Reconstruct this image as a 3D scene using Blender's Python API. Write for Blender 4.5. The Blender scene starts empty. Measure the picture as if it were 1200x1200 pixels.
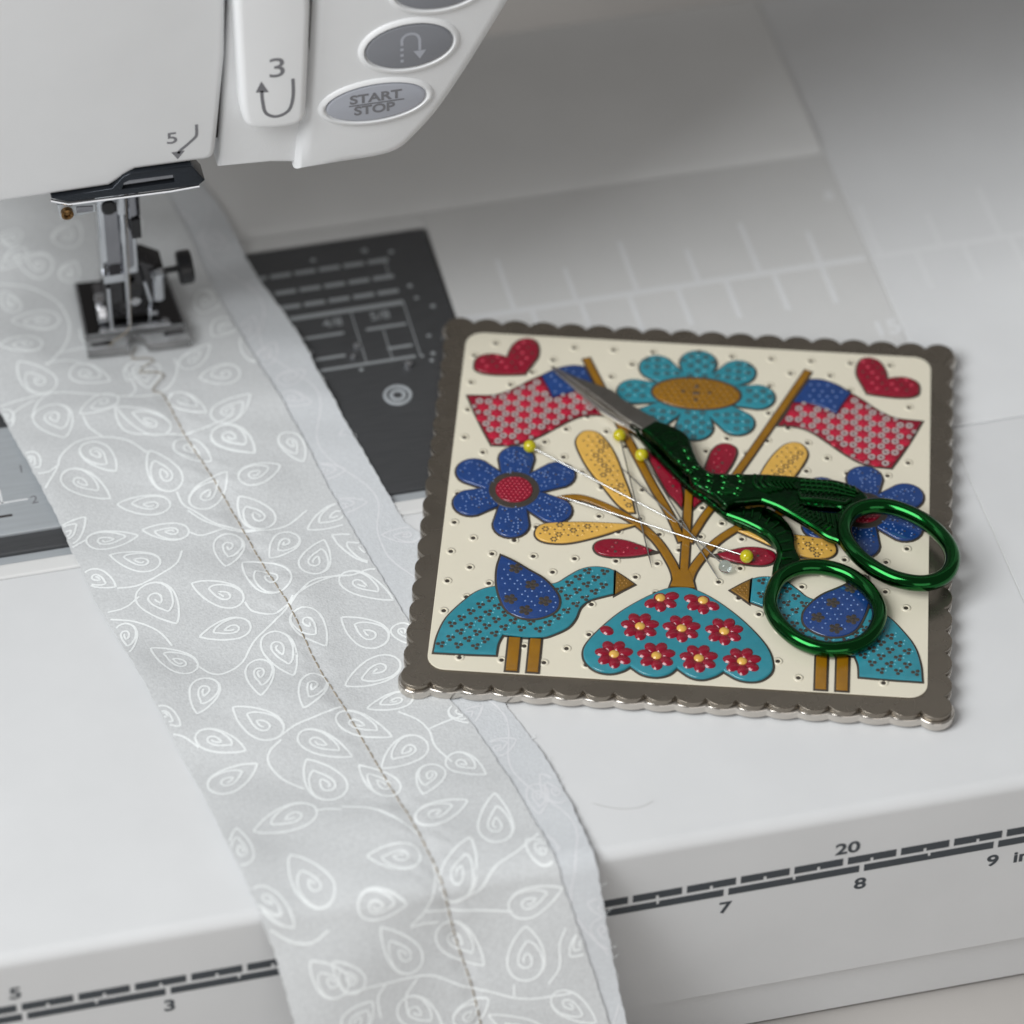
import bpy, bmesh, math, random
from mathutils import Vector, Matrix
random.seed(4)
S = 0.001                      # everything below is written in millimetres
C = bpy.context.scene.collection
scene = bpy.context.scene

# ------------------------------------------------------------------ camera, light, exposure
cam_d = bpy.data.cameras.new('camera')
cam = bpy.data.objects.new('camera', cam_d); C.objects.link(cam)
R_ = Vector((0.97308, -0.2303, 0.00832)).normalized()
F_ = Vector((0.169365, 0.690203, -0.703516)).normalized()
U_ = R_.cross(F_)
M_ = Matrix((R_, U_, -F_)).transposed().to_4x4()
M_.translation = Vector((17.553, -488.475, 587.022)) * S
cam.matrix_world = M_
cam_d.sensor_width = 36; cam_d.lens = 36 * 5142.72 / 1200
cam_d.clip_start = 0.02; cam_d.clip_end = 50
cam_d.dof.use_dof = True
cam_d.dof.focus_distance = (Vector((185, 50, 3)) * S - M_.translation).dot(F_)
cam_d.dof.aperture_fstop = 10
scene.camera = cam

w = bpy.data.worlds.new('World'); scene.world = w; w.use_nodes = True
w.node_tree.nodes['Background'].inputs[0].default_value = (1.0, 0.965, 0.93, 1)
w.node_tree.nodes['Background'].inputs[1].default_value = 0.18

def area(name, loc, target, size, power, col, sy=None):
    d = bpy.data.lights.new(name, 'AREA'); d.energy = power; d.color = col
    d.shape = 'RECTANGLE'; d.size = size * S; d.size_y = (sy or size) * S
    o = bpy.data.objects.new(name, d); C.objects.link(o); o.location = Vector(loc) * S
    o.rotation_euler = (Vector(target) - Vector(loc)).to_track_quat('-Z', 'Y').to_euler()
    return o
area('window_light', (-640, -270, 980), (190, 60, 0), 760, 16.0, (0.97, 0.99, 1.0), 760)
area('room_light', (150, -1300, 420), (170, 60, 40), 900, 2.5, (1.0, 0.98, 0.96), 700)
scene.view_settings.view_transform = 'Standard'
scene.view_settings.look = 'None'
scene.view_settings.exposure = 0.0
scene.view_settings.gamma = 1

# ------------------------------------------------------------------ materials
def lin(c):
    return tuple(((v / 255) / 12.92 if v / 255 <= 0.04045 else ((v / 255 + 0.055) / 1.055) ** 2.4) for v in c)
def mat(name, rgb, rough=0.4, metal=0.0, var=0.0, vscale=300.0, bump=0.0, bscale=900.0, coat=0.0, trans=0.0, ior=1.45, sss=0.0, stretch=(1, 1, 1), spec=0.5, sheen=0.0, rvar=0.0):
    m = bpy.data.materials.new(name); m.use_nodes = True
    nt = m.node_tree; b = nt.nodes['Principled BSDF']
    c = lin(rgb)
    b.inputs['Base Color'].default_value = (*c, 1)
    b.inputs['Roughness'].default_value = rough; b.inputs['Metallic'].default_value = metal
    b.inputs['Coat Weight'].default_value = coat; b.inputs['Coat Roughness'].default_value = 0.08
    b.inputs['Transmission Weight'].default_value = trans; b.inputs['IOR'].default_value = ior
    b.inputs['Specular IOR Level'].default_value = spec
    if sss:
        b.inputs['Subsurface Weight'].default_value = sss
        b.inputs['Subsurface Scale'].default_value = 0.0015
        b.inputs['Subsurface Radius'].default_value = (1, 0.8, 0.3)
    if sheen: b.inputs['Sheen Weight'].default_value = sheen
    tc = nt.nodes.new('ShaderNodeTexCoord')
    mp = nt.nodes.new('ShaderNodeMapping'); mp.inputs['Scale'].default_value = stretch
    nt.links.new(tc.outputs['Object'], mp.inputs[0])
    if var or rvar:
        n = nt.nodes.new('ShaderNodeTexNoise'); n.inputs['Scale'].default_value = vscale; n.inputs['Detail'].default_value = 4
        nt.links.new(mp.outputs[0], n.inputs['Vector'])
        if var:
            r = nt.nodes.new('ShaderNodeValToRGB')
            r.color_ramp.elements[0].position = 0.3; r.color_ramp.elements[1].position = 0.7
            r.color_ramp.elements[0].color = (*[v * (1 - var) for v in c], 1)
            r.color_ramp.elements[1].color = (*[min(1, v * (1 + var)) for v in c], 1)
            nt.links.new(n.outputs['Fac'], r.inputs[0]); nt.links.new(r.outputs[0], b.inputs['Base Color'])
        if rvar:
            mr = nt.nodes.new('ShaderNodeMapRange'); mr.inputs[1].default_value = 0.3; mr.inputs[2].default_value = 0.7
            mr.inputs[3].default_value = max(0.02, rough - rvar); mr.inputs[4].default_value = rough + rvar
            nt.links.new(n.outputs['Fac'], mr.inputs[0]); nt.links.new(mr.outputs[0], b.inputs['Roughness'])
    if bump:
        n2 = nt.nodes.new('ShaderNodeTexNoise'); n2.inputs['Scale'].default_value = bscale; n2.inputs['Detail'].default_value = 3
        nt.links.new(mp.outputs[0], n2.inputs['Vector'])
        bp = nt.nodes.new('ShaderNodeBump'); bp.inputs['Strength'].default_value = bump; bp.inputs['Distance'].default_value = 0.0002
        nt.links.new(n2.outputs['Fac'], bp.inputs['Height']); nt.links.new(bp.outputs[0], b.inputs['Normal'])
    return m
castmat = mat('dark_green_cast_metal', (0, 58, 18), 0.2, 1.0, var=0.25, vscale=500, rvar=0.06, coat=0.3)
_nt = castmat.node_tree; _tc = _nt.nodes.new('ShaderNodeTexCoord'); _v = _nt.nodes.new('ShaderNodeTexVoronoi'); _v.inputs['Scale'].default_value = 900
_bp = _nt.nodes.new('ShaderNodeBump'); _bp.inputs['Strength'].default_value = 0.35; _bp.inputs['Distance'].default_value = 0.0004
_nt.links.new(_tc.outputs['Object'], _v.inputs['Vector']); _nt.links.new(_v.outputs['Distance'], _bp.inputs['Height'])
_nt.links.new(_bp.outputs[0], _nt.nodes['Principled BSDF'].inputs['Normal'])
M = dict(
    table=mat('white_table_plastic', (224, 225, 226), 0.42, var=0.02, vscale=60, bump=0.08, bscale=2500, rvar=0.06),
    arm=mat('white_bed_plastic', (222, 222, 221), 0.42, var=0.02, vscale=60, bump=0.08, bscale=2500),
    housing=mat('white_housing_plastic', (225, 226, 227), 0.45, var=0.015, vscale=80, bump=0.15, bscale=3500),
    lever=mat('white_lever_plastic', (234, 235, 236), 0.35, var=0.01, vscale=80, bump=0.05, bscale=3500),
    emboss=mat('white_embossed_print', (229, 230, 231), 0.42),
    seam=mat('dark_gap', (60, 56, 56), 0.7),
    print=mat('grey_print', (120, 120, 124), 0.5),
    ruler=mat('slate_ruler_print', (66, 72, 78), 0.5, var=0.04, vscale=900),
    desk=mat('desk_laminate', (184, 180, 176), 0.5, var=0.04, vscale=20),
    button=mat('grey_button_plastic', (132, 134, 140), 0.35, bump=0.05, bscale=3000),
    pale_button=mat('pale_grey_button_plastic', (172, 175, 184), 0.35, bump=0.05, bscale=3000),
    plate=mat('dark_brushed_steel', (82, 83, 85), 0.42, 0.35, var=0.10, vscale=140, stretch=(1, 14, 1), bump=0.05, bscale=700),
    platemark=mat('pale_plate_print', (150, 154, 156), 0.5),
    cover=mat('satin_silver_cover', (182, 187, 191), 0.35, 0.25, var=0.05, vscale=120, stretch=(1, 10, 1)),
    chrome=mat('chrome', (196, 198, 202), 0.09, 1.0, rvar=0.04, vscale=400),
    darkchrome=mat('dark_chrome', (136, 136, 140), 0.10, 1.0, rvar=0.05, vscale=400),
    sole=mat('dark_reflection_foot_metal', (74, 73, 74), 0.10, 1.0, rvar=0.05, vscale=400),  # chrome of the foot, with its dark reflections put into the base colour
    black=mat('black_plastic', (26, 26, 28), 0.35, bump=0.1, bscale=3000),
    bluesteel=mat('black_glossy_metal', (44, 48, 54), 0.22, 0.6),
    brass=mat('brown_brass_screw', (120, 92, 58), 0.3, 0.9),
    clear=mat('clear_plastic', (250, 251, 252), 0.03, 0.0, trans=0.85, ior=1.45),
    fabric=mat('printed_cotton', (211, 213, 214), 0.75, var=0.075, vscale=1700, bump=0.5, bscale=2300, sheen=0.1),
    wrongside=mat('cotton_wrong_side', (212, 215, 218), 0.88, var=0.05, vscale=1700, bump=0.5, bscale=2300, sheen=0.1),
    leafprint=mat('white_leaf_print', (245, 248, 248), 0.8, var=0.03, vscale=2000, bump=0.3, bscale=2300),
    faintprint=mat('faint_show_through_print', (228, 229, 232), 0.85),
    thread=mat('taupe_thread', (158, 146, 128), 0.7, var=0.25, vscale=1500),
    whitethread=mat('white_lint_thread', (190, 188, 184), 0.7),
    nickel=mat('antique_nickel', (136, 128, 117), 0.28, 0.85, var=0.05, vscale=160, rvar=0.07, bump=0.05, bscale=1500),
    outline=mat('nickel_outline', (92, 85, 78), 0.38, 0.6, var=0.08, vscale=500),
    acrylic=mat('clear_acrylic_edge', (206, 200, 192), 0.12, 0.9, rvar=0.07, vscale=500),
    cream=mat('cream_enamel', (231, 224, 204), 0.34, var=0.015, vscale=60, coat=0.25, bump=0.04, bscale=800),
    red=mat('red_enamel', (142, 10, 40), 0.2, var=0.12, vscale=450, coat=0.6),
    flagred=mat('flag_red_enamel', (184, 24, 56), 0.25, var=0.08, vscale=450, coat=0.5),
    blue=mat('blue_enamel', (28, 64, 126), 0.20, var=0.10, vscale=450, coat=0.6),
    teal=mat('teal_enamel', (46, 138, 154), 0.22, var=0.08, vscale=450, coat=0.6),
    gold=mat('mustard_enamel', (150, 104, 14), 0.25, var=0.10, vscale=450, coat=0.5),
    darkgold=mat('bronze_enamel', (146, 108, 48), 0.3, 0.3, var=0.15, vscale=700),
    yellow=mat('yellow_enamel', (226, 178, 84), 0.25, var=0.05, vscale=450, coat=0.5),
    ring=mat('pale_ring_metal', (206, 196, 194), 0.35, 0.3),
    bead=mat('highlit_blue_bead', (112, 142, 196), 0.15, coat=0.8),  # bumps on the blue enamel; their bright glints are put into the paler colour
    tealbead=mat('raised_teal_bead', (92, 176, 192), 0.15, coat=0.8),
    redbead=mat('raised_red_bead', (206, 60, 84), 0.2, coat=0.8),
    green=mat('green_anodised_metal', (0, 86, 28), 0.13, 1.0, var=0.05, vscale=300, rvar=0.04, coat=0.35),
    castgreen=castmat,
    steel=mat('grey_blade_steel', (150, 146, 140), 0.32, 1.0, var=0.05, vscale=500, rvar=0.06),
    bladeedge=mat('ground_blade_edge', (216, 212, 206), 0.2, 1.0),
    pinsteel=mat('pin_steel', (196, 196, 194), 0.2, 1.0),
    pinyellow=mat('yellow_pin_glass', (196, 186, 14), 0.10, sss=0.4, coat=0.8),
    pinclear=mat('clear_pin_glass', (226, 238, 242), 0.03, trans=0.95, ior=1.5),
)

# ------------------------------------------------------------------ object helpers
def thing(name, label, cat, loc=(0, 0, 0), rotz=0.0, group=None):
    o = bpy.data.objects.new(name, None); C.objects.link(o)
    o.empty_display_size = 0.01
    o.location = Vector(loc) * S; o.rotation_euler = (0, 0, rotz)
    o['label'] = label; o['category'] = cat
    if group: o['group'] = group
    return o
def root_of(o):
    while o.parent: o = o.parent
    return o
WORLD = set()                 # things whose parts are written in world millimetres
def finish(name, me, m, parent, smooth=30):
    me.materials.clear(); me.materials.append(m)
    for p in me.polygons: p.use_smooth = smooth > 0
    if smooth: me.set_sharp_from_angle(angle=math.radians(smooth))
    o = bpy.data.objects.new(name, me); C.objects.link(o)
    if parent is not None: o.parent = parent
    return o
def org(parent):
    if parent is None: return Vector((0, 0, 0))
    r = root_of(parent)
    return r.location / S if r.name in WORLD else Vector((0, 0, 0))
def poly(name, vs, fs, m, parent=None, smooth=30):
    o0 = org(parent)
    me = bpy.data.meshes.new(name)
    me.from_pydata([tuple((Vector(v) - o0) * S) for v in vs], [], fs); me.update()
    return finish(name, me, m, parent, smooth)
class MB:
    def __init__(s): s.v = []; s.f = []
    def add(s, vs, fs):
        n = len(s.v); s.v += [tuple(v) for v in vs]; s.f += [tuple(i + n for i in f) for f in fs]
    def box(s, x0, x1, y0, y1, z0, z1):
        s.add([(x0, y0, z0), (x1, y0, z0), (x1, y1, z0), (x0, y1, z0), (x0, y0, z1), (x1, y0, z1), (x1, y1, z1), (x0, y1, z1)],
              [(0, 3, 2, 1), (4, 5, 6, 7), (0, 1, 5, 4), (1, 2, 6, 5), (2, 3, 7, 6), (3, 0, 4, 7)])
    def tube(s, path, r, n=8, closed=False, flat=1.0, up=(0, 0, 1)):
        path = [Vector(p) for p in path]; N = len(path)
        rr = r if isinstance(r, (list, tuple)) else [r] * N
        up = Vector(up); vs = []
        for i, p in enumerate(path):
            a = path[(i - 1) % N] if (closed or i) else p; b = path[(i + 1) % N] if (closed or i < N - 1) else p
            t = (b - a).normalized(); sd = t.cross(up)
            if sd.length < 1e-4: sd = t.cross(Vector((1, 0, 0)))
            sd.normalize(); u2 = sd.cross(t)
            for k in range(n):
                an = 2 * math.pi * k / n
                vs.append(p + sd * math.cos(an) * rr[i] + u2 * math.sin(an) * rr[i] * flat)
        fs = []
        for i in range(N if closed else N - 1):
            j = (i + 1) % N
            for k in range(n):
                fs.append((i * n + k, i * n + (k + 1) % n, j * n + (k + 1) % n, j * n + k))
        if not closed:
            fs.append(tuple(range(n))[::-1]); fs.append(tuple((N - 1) * n + k for k in range(n)))
        s.add(vs, [f[::-1] for f in fs])
    def dome(s, x, y, z, r, h, n=8, ry=None, rot=0.0):
        ry = ry or r; vs = []
        c, q = math.cos(rot), math.sin(rot)
        for k, (fr, fh) in enumerate(((1, 0), (0.75, 0.66))):
            for i in range(n):
                a = 2 * math.pi * i / n; dx = r * fr * math.cos(a); dy = ry * fr * math.sin(a)
                vs.append((x + c * dx - q * dy, y + q * dx + c * dy, z + h * fh))
        vs.append((x, y, z + h))
        fs = [(i, (i + 1) % n, n + (i + 1) % n, n + i) for i in range(n)] + [(n + i, n + (i + 1) % n, 2 * n) for i in range(n)]
        s.add(vs, fs)
    def annulus(s, x, y, z, r0, r1, h, n=12):
        vs = []
        for (r, zz) in ((r1, z), (r1 * 0.96, z + h), (r0 * 1.04, z + h), (r0, z)):
            for i in range(n):
                a = 2 * math.pi * i / n; vs.append((x + r * math.cos(a), y + r * math.sin(a), zz))
        fs = [(k * n + i, k * n + (i + 1) % n, (k + 1) * n + (i + 1) % n, (k + 1) * n + i) for k in range(3) for i in range(n)]
        s.add(vs, fs)
    def sphere(s, x, y, z, r, n=20, m=12):
        vs = [(x, y, z - r)]
        for j in range(1, m):
            t = math.pi * j / m - math.pi / 2
            for i in range(n):
                a = 2 * math.pi * i / n; vs.append((x + r * math.cos(t) * math.cos(a), y + r * math.cos(t) * math.sin(a), z + r * math.sin(t)))
        vs.append((x, y, z + r)); L = len(vs) - 1
        fs = [(0, 1 + (i + 1) % n, 1 + i) for i in range(n)]
        for j in range(m - 2):
            for i in range(n): fs.append((1 + j * n + i, 1 + j * n + (i + 1) % n, 1 + (j + 1) * n + (i + 1) % n, 1 + (j + 1) * n + i))
        fs += [(L, 1 + (m - 2) * n + i, 1 + (m - 2) * n + (i + 1) % n) for i in range(n)]
        s.add(vs, fs)
    def lathe(s, prof, c, axis, n=24):
        axis = Vector(axis).normalized(); c = Vector(c)
        a = axis.orthogonal().normalized(); b = axis.cross(a); vs = []
        for r, h in prof:
            for k in range(n):
                t = 2 * math.pi * k / n; vs.append(c + axis * h + (a * math.cos(t) + b * math.sin(t)) * r)
        fs = [(i * n + k, i * n + (k + 1) % n, (i + 1) * n + (k + 1) % n, (i + 1) * n + k) for i in range(len(prof) - 1) for k in range(n)]
        fs.append(tuple(range(n))[::-1]); fs.append(tuple((len(prof) - 1) * n + k for k in range(n)))
        s.add(vs, fs)
    def build(s, name, m, parent=None, smooth=35): return poly(name, s.v, s.f, m, parent, smooth)

def slab(name, loops, z0, h, bev, m, parent=None, off=None, fmap=None, res=3, smooth=40, flat=False):
    """closed outline(s) -> plate of height h with rounded rims; fmap(x, y, z) may turn it upright"""
    cu = bpy.data.curves.new(name, 'CURVE'); cu.dimensions = '2D'; cu.fill_mode = 'BOTH'
    if loops and not hasattr(loops[0][0], '__len__'): loops = [loops]
    for lp in loops:
        sp = cu.splines.new('POLY'); sp.points.add(len(lp) - 1); sp.use_cyclic_u = True
        for i, (x, y) in enumerate(lp): sp.points[i].co = (x, y, 0, 1)
    cu.bevel_depth = bev; cu.bevel_resolution = res; cu.extrude = max(h / 2 - bev, 0.0001)
    cu.offset = (off if off is not None else 0.0) - bev
    ob = bpy.data.objects.new('tmp', cu)
    me = bpy.data.meshes.new_from_object(ob)
    bpy.data.objects.remove(ob); bpy.data.curves.remove(cu)
    o0 = org(parent)
    bm = bmesh.new(); bm.from_mesh(me)
    bmesh.ops.remove_doubles(bm, verts=bm.verts, dist=1e-4)
    bmesh.ops.recalc_face_normals(bm, faces=bm.faces)
    bm.to_mesh(me); bm.free(); me.name = name
    caps = [p.index for p in me.polygons if abs(p.normal.z) > 0.995] if flat else []
    for v in me.vertices:
        x, y, z = v.co.x, v.co.y, v.co.z + z0 + h / 2
        v.co = (Vector(fmap(x, y, z) if fmap else (x, y, z)) - o0) * S
    me.update()
    o = finish(name, me, m, parent, smooth)
    for i in caps: me.polygons[i].use_smooth = False
    return o
def text(name, body, size, fmap, m, parent, bold=0.0, align='CENTER', th=0.04, sx=1.0):
    cu = bpy.data.curves.new(name, 'FONT'); cu.body = body; cu.size = size; cu.align_x = align; cu.align_y = 'CENTER'
    cu.extrude = th / 2; cu.offset = bold
    ob = bpy.data.objects.new('tmp', cu); me = bpy.data.meshes.new_from_object(ob)
    bpy.data.objects.remove(ob); bpy.data.curves.remove(cu); o0 = org(parent)
    for v in me.vertices: v.co = (Vector(fmap(v.co.x * sx, v.co.y, v.co.z + th / 2)) - o0) * S
    me.name = name
    return finish(name, me, m, parent, 0)
def spline(pts, n=8, closed=False):
    """Catmull-Rom through the points"""
    P = [Vector((*p, 0)) if len(p) == 2 else Vector(p) for p in pts]; N = len(P); out = []
    for i in range(N if closed else N - 1):
        p1, p2 = P[i], P[(i + 1) % N]
        p0 = P[i - 1] if (closed or i) else p1 * 2 - p2
        p3 = P[(i + 2) % N] if (closed or i < N - 2) else p2 * 2 - p1
        for k in range(n):
            t = k / n
            out.append(0.5 * ((2 * p1) + (p2 - p0) * t + (2 * p0 - 5 * p1 + 4 * p2 - p3) * t * t + (3 * p1 - p0 - 3 * p2 + p3) * t ** 3))
    if not closed: out.append(P[-1])
    return out
def sp2(pts, n=5, closed=True, corners=()):
    """smooth closed 2D outline; indices in corners stay sharp"""
    if not corners: return [(v.x, v.y) for v in spline(pts, n, closed)]
    cs = sorted(corners); out = []; N = len(pts)
    for a, b in zip(cs, cs[1:] + [cs[0] + N]):
        seg = [pts[i % N] for i in range(a, b + 1)]
        if len(seg) == 2: out.append(seg[0]); continue
        out += [(v.x, v.y) for v in spline(seg, n)][:-1]
    return out
def inside(p, pl):
    x, y = p; r = False; j = len(pl) - 1
    for i in range(len(pl)):
        xi, yi = pl[i]; xj, yj = pl[j]
        if (yi > y) != (yj > y) and x < (xj - xi) * (y - yi) / (yj - yi) + xi: r = not r
        j = i
    return r
def edge_dist(p, pl):
    d = 1e9; P = Vector(p)
    for i in range(len(pl)):
        a, b = Vector(pl[i - 1]), Vector(pl[i]); ab = b - a
        t = max(0, min(1, (P - a).dot(ab) / max(ab.length_squared, 1e-9))); d = min(d, (a + ab * t - P).length)
    return d
def mirror(pl): return [(-x, y) for x, y in pl][::-1]
def ell(cx, cy, rx, ry, n=28, rot=0.0):
    c, s = math.cos(rot), math.sin(rot)
    return [(cx + c * rx * math.cos(a) - s * ry * math.sin(a), cy + s * rx * math.cos(a) + c * ry * math.sin(a)) for a in [2 * math.pi * k / n for k in range(n)]]
def rrect(x0, x1, y0, y1, r, n=6):
    o = []
    for cx, cy, a0 in ((x1 - r, y1 - r, 0), (x0 + r, y1 - r, 90), (x0 + r, y0 + r, 180), (x1 - r, y0 + r, 270)):
        for k in range(n + 1):
            a = math.radians(a0 + 90 * k / n); o.append((cx + r * math.cos(a), cy + r * math.sin(a)))
    return o
def struct(o): o['kind'] = 'structure'; return o
def stuff(o): o['kind'] = 'stuff'; return o
def front(y0):                                    # upright plates: outline in (x, z), depth backwards from y0
    return lambda x, y, z: (x, y0 - z, y)

# ------------------------------------------------------------------ the setting: desk under everything
mb = MB(); mb.box(-900, 1200, -700, 1100, -78, -58)
struct(mb.build('desk', M['desk'], None, 0))

# ------------------------------------------------------------------ extension table
WORLD.add('extension_table')
xt = thing('extension_table', 'white plastic extension table with slate inch and centimetre ruler printed on its front', 'extension table', (120, 45, -58))
def profile_x(name, prof, x0, x1, m, parent):
    n = len(prof); vs = [(x0, y, z) for y, z in prof] + [(x1, y, z) for y, z in prof]
    fs = [tuple(range(n))[::-1], tuple(range(n, 2 * n))] + [(i, (i + 1) % n, n + (i + 1) % n, n + i) for i in range(n)]
    return poly(name, vs, [f[::-1] for f in fs], m, parent, 30)
def arc(cy, cz, r, a0, a1, n=7):
    return [(cy + r * math.cos(math.radians(a0 + (a1 - a0) * k / n)), cz + r * math.sin(math.radians(a0 + (a1 - a0) * k / n))) for k in range(n + 1)]
prof = [(1.6, -57.2), (1.2, -45.6), (0, -44.3)] + arc(2.4, -2.4, 2.4, 180, 90) + arc(90.8, -0.4, 0.4, 90, 0, 4) + [(91.2, -57.2)]
profile_x('front_panel', prof, -160, 246.4, M['table'], xt)
profile_x('corner_panel', prof, 246.7, 460, M['table'], xt)
profile_x('rear_panel', [(91.45, -57.2)] + arc(91.85, -0.4, 0.4, 180, 90, 4) + arc(228.0, -0.6, 0.6, 90, 0, 4) + [(228.6, -57.2)], 246.7, 460, M['table'], xt)
# ruler printed on the front face
FM = lambda x0, z0: (lambda x, y, z: (x0 + x, -0.02 - z, z0 + y))
mb = MB()
def bar(x0, x1, z0, z1): mb.box(x0, x1, -0.06, -0.015, z0, z1)
for k in range(-10, 40):                         # centimetre band: full gap each cm, half notch each 5 mm
    a = k * 10 + 0.45; b = k * 10 + 10 - 0.45; m_ = k * 10 + 5
    if b > 240: break
    bar(a, m_ - 0.28, -14.15, -12.25); bar(m_ + 0.28, b, -14.15, -12.25); bar(m_ - 0.28, m_ + 0.28, -13.35, -12.25)
for k in range(-3, 9):                           # inch band
    a = k * 25.4 + 0.45; b = k * 25.4 + 25.4 - 0.45; m_ = k * 25.4 + 12.7
    b = min(b, 245)
    bar(a, m_ - 0.25, -16.75, -14.95); bar(m_ + 0.25, b, -16.75, -14.95); bar(m_ - 0.25, m_ + 0.25, -16.75, -15.75)
bar(9 * 25.4 + 0.45, 245.5, -16.75, -14.95)
mb.build('ruler_band', M['ruler'], xt, 0)
for s, x, z in (('5', 49.6, -9.3), ('20', 200.2, -9.7), ('2', 50.8, -20.2), ('3', 76.3, -20.0), ('7', 177.8, -20.2), ('8', 203.2, -20.2), ('9', 228.4, -20.4)):
    text('ruler_number', s, 4.1, FM(x, z), M['ruler'], xt, 0.10, sx=1.15)
text('ruler_unit', 'in', 4.1, FM(234.0, -20.6), M['ruler'], xt, 0.10, sx=1.15)

# ------------------------------------------------------------------ sewing machine
WORLD.add('sewing_machine')
sm = thing('sewing_machine', 'white sewing machine with grey start and stop buttons and a chrome presser foot', 'sewing machine', (150, 160, -58))
# free arm with the recess for the plate: built as four slabs round the plate
def topslab(name, x0, x1, y0, y1, z1, m, b=0.5, r=0.6, z0=-57):
    return slab(name, rrect(x0, x1, y0, y1, r, 3), z0, z1 - z0, b, m, sm)
topslab('free_arm', -160, 246.4, 91.45, 95.3, 0.0, M['arm'], 0.6)
topslab('free_arm', 160.9, 246.4, 95.3, 176.0, -0.01, M['arm'], 0.25, 0.2)
topslab('free_arm', -160, 160.9, 171.9, 176.0, -0.02, M['arm'], 0.25, 0.2)
prof = [(176.1, -57), (176.1, -0.3), (178.8, 1.1)] + arc(227.4, -0.1, 1.2, 90, 0, 5) + [(228.6, -57)]
profile_x('rear_bed', prof, -160, 245.9, M['arm'], sm)
mb = MB(); mb.box(-150, 450, 90.5, 92, -9, -0.9); mb.box(246, 247.1, 2.6, 226, -9, -0.18); mb.build('joint_strip', M['arm'], sm, 0)
mb = MB(); mb.box(-60, 160.7, 95.0, 98.4, -4, -0.9); mb.build('plate_rim', M['cover'], sm, 0)
# plate
pl = slab('needle_plate', rrect(-60, 160.4, 97.7, 171.4, 0.8, 4), -3.0, 2.95, 0.25, M['plate'], sm)
mb = MB()
def line(x0, y0, x1, y1, wd=0.35):
    if abs(x1 - x0) > abs(y1 - y0): mb.box(x0, x1, y0 - wd, y0 + wd, -0.06, 0.02)
    else: mb.box(x0 - wd, x0 + wd, min(y0, y1), max(y0, y1), -0.06, 0.025)
for y, xe in ((163.5, 150.1), (158.4, 150.6), (153.9, 150.3)):
    x = 112.0
    while x < xe - 3: line(x, y, x + 4.2, y, 0.55); x += 5.0
line(112, 150.3, 151.4, 150.3, 0.6); line(112, 144.0, 138.0, 144.0); line(142.5, 143.9, 150.6, 143.9)
line(112, 137.5, 137.0, 137.5); line(145.5, 137.5, 150.5, 137.5); line(112, 134.2, 150.4, 134.2)
line(151.4, 134, 151.4, 150.6, 0.12); line(140.6, 134, 140.6, 150, 0.12); line(145.8, 134.4, 145.8, 143, 0.12); line(150.4, 158, 150.4, 164, 0.12)
mb.build('plate_line', M['platemark'], pl, 0)
PT = lambda x0, y0: (lambda x, y, z: (x0 + x, y0 + y, 0.0 + z))
text('plate_number', '4/8', 3.2, PT(136.4, 147.3), M['platemark'], pl, 0.03)
text('plate_number', '5/8', 3.2, PT(146.0, 147.3), M['platemark'], pl, 0.03)
mb = MB()
for x, y, r in ((153.8, 154.8, 0.6), (154.3, 151.0, .5), (157, 147.9, .6), (154.3, 139.5, .5), (157, 138.1, .5), (154, 134.3, .55), (153.3, 132.4, .5), (157.1, 133.6, .5), (151.7, 134, .4), (147.1, 167.3, .7), (152.3, 165.7, .6), (136.4, 166.7, .6), (139.2, 132.8, .5), (155.2, 127.8, .4)):
    mb.dome(x, y, -0.06, r, 0.15)
mb.build('plate_dot', M['platemark'], pl)
mb = MB(); mb.annulus(144.6, 124.0, -0.06, 2.1, 2.9, 0.25, 28); mb.annulus(144.6, 124.0, -0.06, 0.9, 1.7, 0.15, 24)
mb.build('plate_screw', M['cover'], pl)
for x, y, r in ((139.6, 139.3, 0.9), (138.3, 136.5, 0.75), (148.4, 131.8, 1.1)):
    mb = MB(); mb.dome(x, y, -0.06, r, r * 1.2, 14); mb.build('plate_knob', M['chrome'], pl)
# light cover plate left of the needle
cv = slab('bobbin_cover', rrect(30, 81, 102.2, 131.4, 1.2), -0.4, 1.0, 0.25, M['cover'], sm)
mb = MB(); mb.box(66.0, 69.7, 110.6, 110.9, 0.5, 0.66); mb.box(64.6, 65.0, 110.6, 114.5, 0.5, 0.66); mb.box(64.2, 66, 110.5, 110.9, 0.5, 0.66); mb.build('cover_line', M['emboss'], cv, 0)
mb = MB(); mb.box(50, 66.2, 106.8, 107.4, 0.5, 0.64); mb.build('cover_slot', M['seam'], cv, 0)
text('cover_number', '1', 3.0, lambda x, y, z: (69.7 + x, 119.1 + y, 0.6 + z), M['print'], cv)
text('cover_number', '2', 3.0, lambda x, y, z: (70.9 + x, 110.2 + y, 0.6 + z), M['print'], cv)
# raised scale on the right of the bed: ticks stand on both panels
mb = MB()
def tick(x0, x1, y0, y1, z=0.0): mb.box(x0, x1, y0, y1, z - 0.05, z + 0.05)
for xa, xb in ((161.5, 245.4), (247.6, 440)):
    tick(xa, xb, 142.0, 143.4)
for k in range(7, 32):
    x = 96 + 10 * k
    if abs(x - 246.5) > 2.5: tick(x - 0.55, x + 0.55, 125.5 if k % 5 == 0 else 131, 141.99)
for k in range(6, 26):
    x = 96.4 + 12.7 * k
    if abs(x - 246.5) > 1.2: tick(x - 0.5, x + 0.5, 143.41, 158.5 if k % 2 == 0 else 153)
mb.build('bed_scale', M['emboss'], sm, 0)
for s, x, y in (('15', 243.6, 121.4), ('6', 243.6, 163.0)):
    text('bed_number', s, 6.0 if s == '15' else 4.0, lambda a, b, z, x=x, y=y: (x + a, y + b, -0.03 + z), M['emboss'], sm, 0.12, th=0.1)

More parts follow.
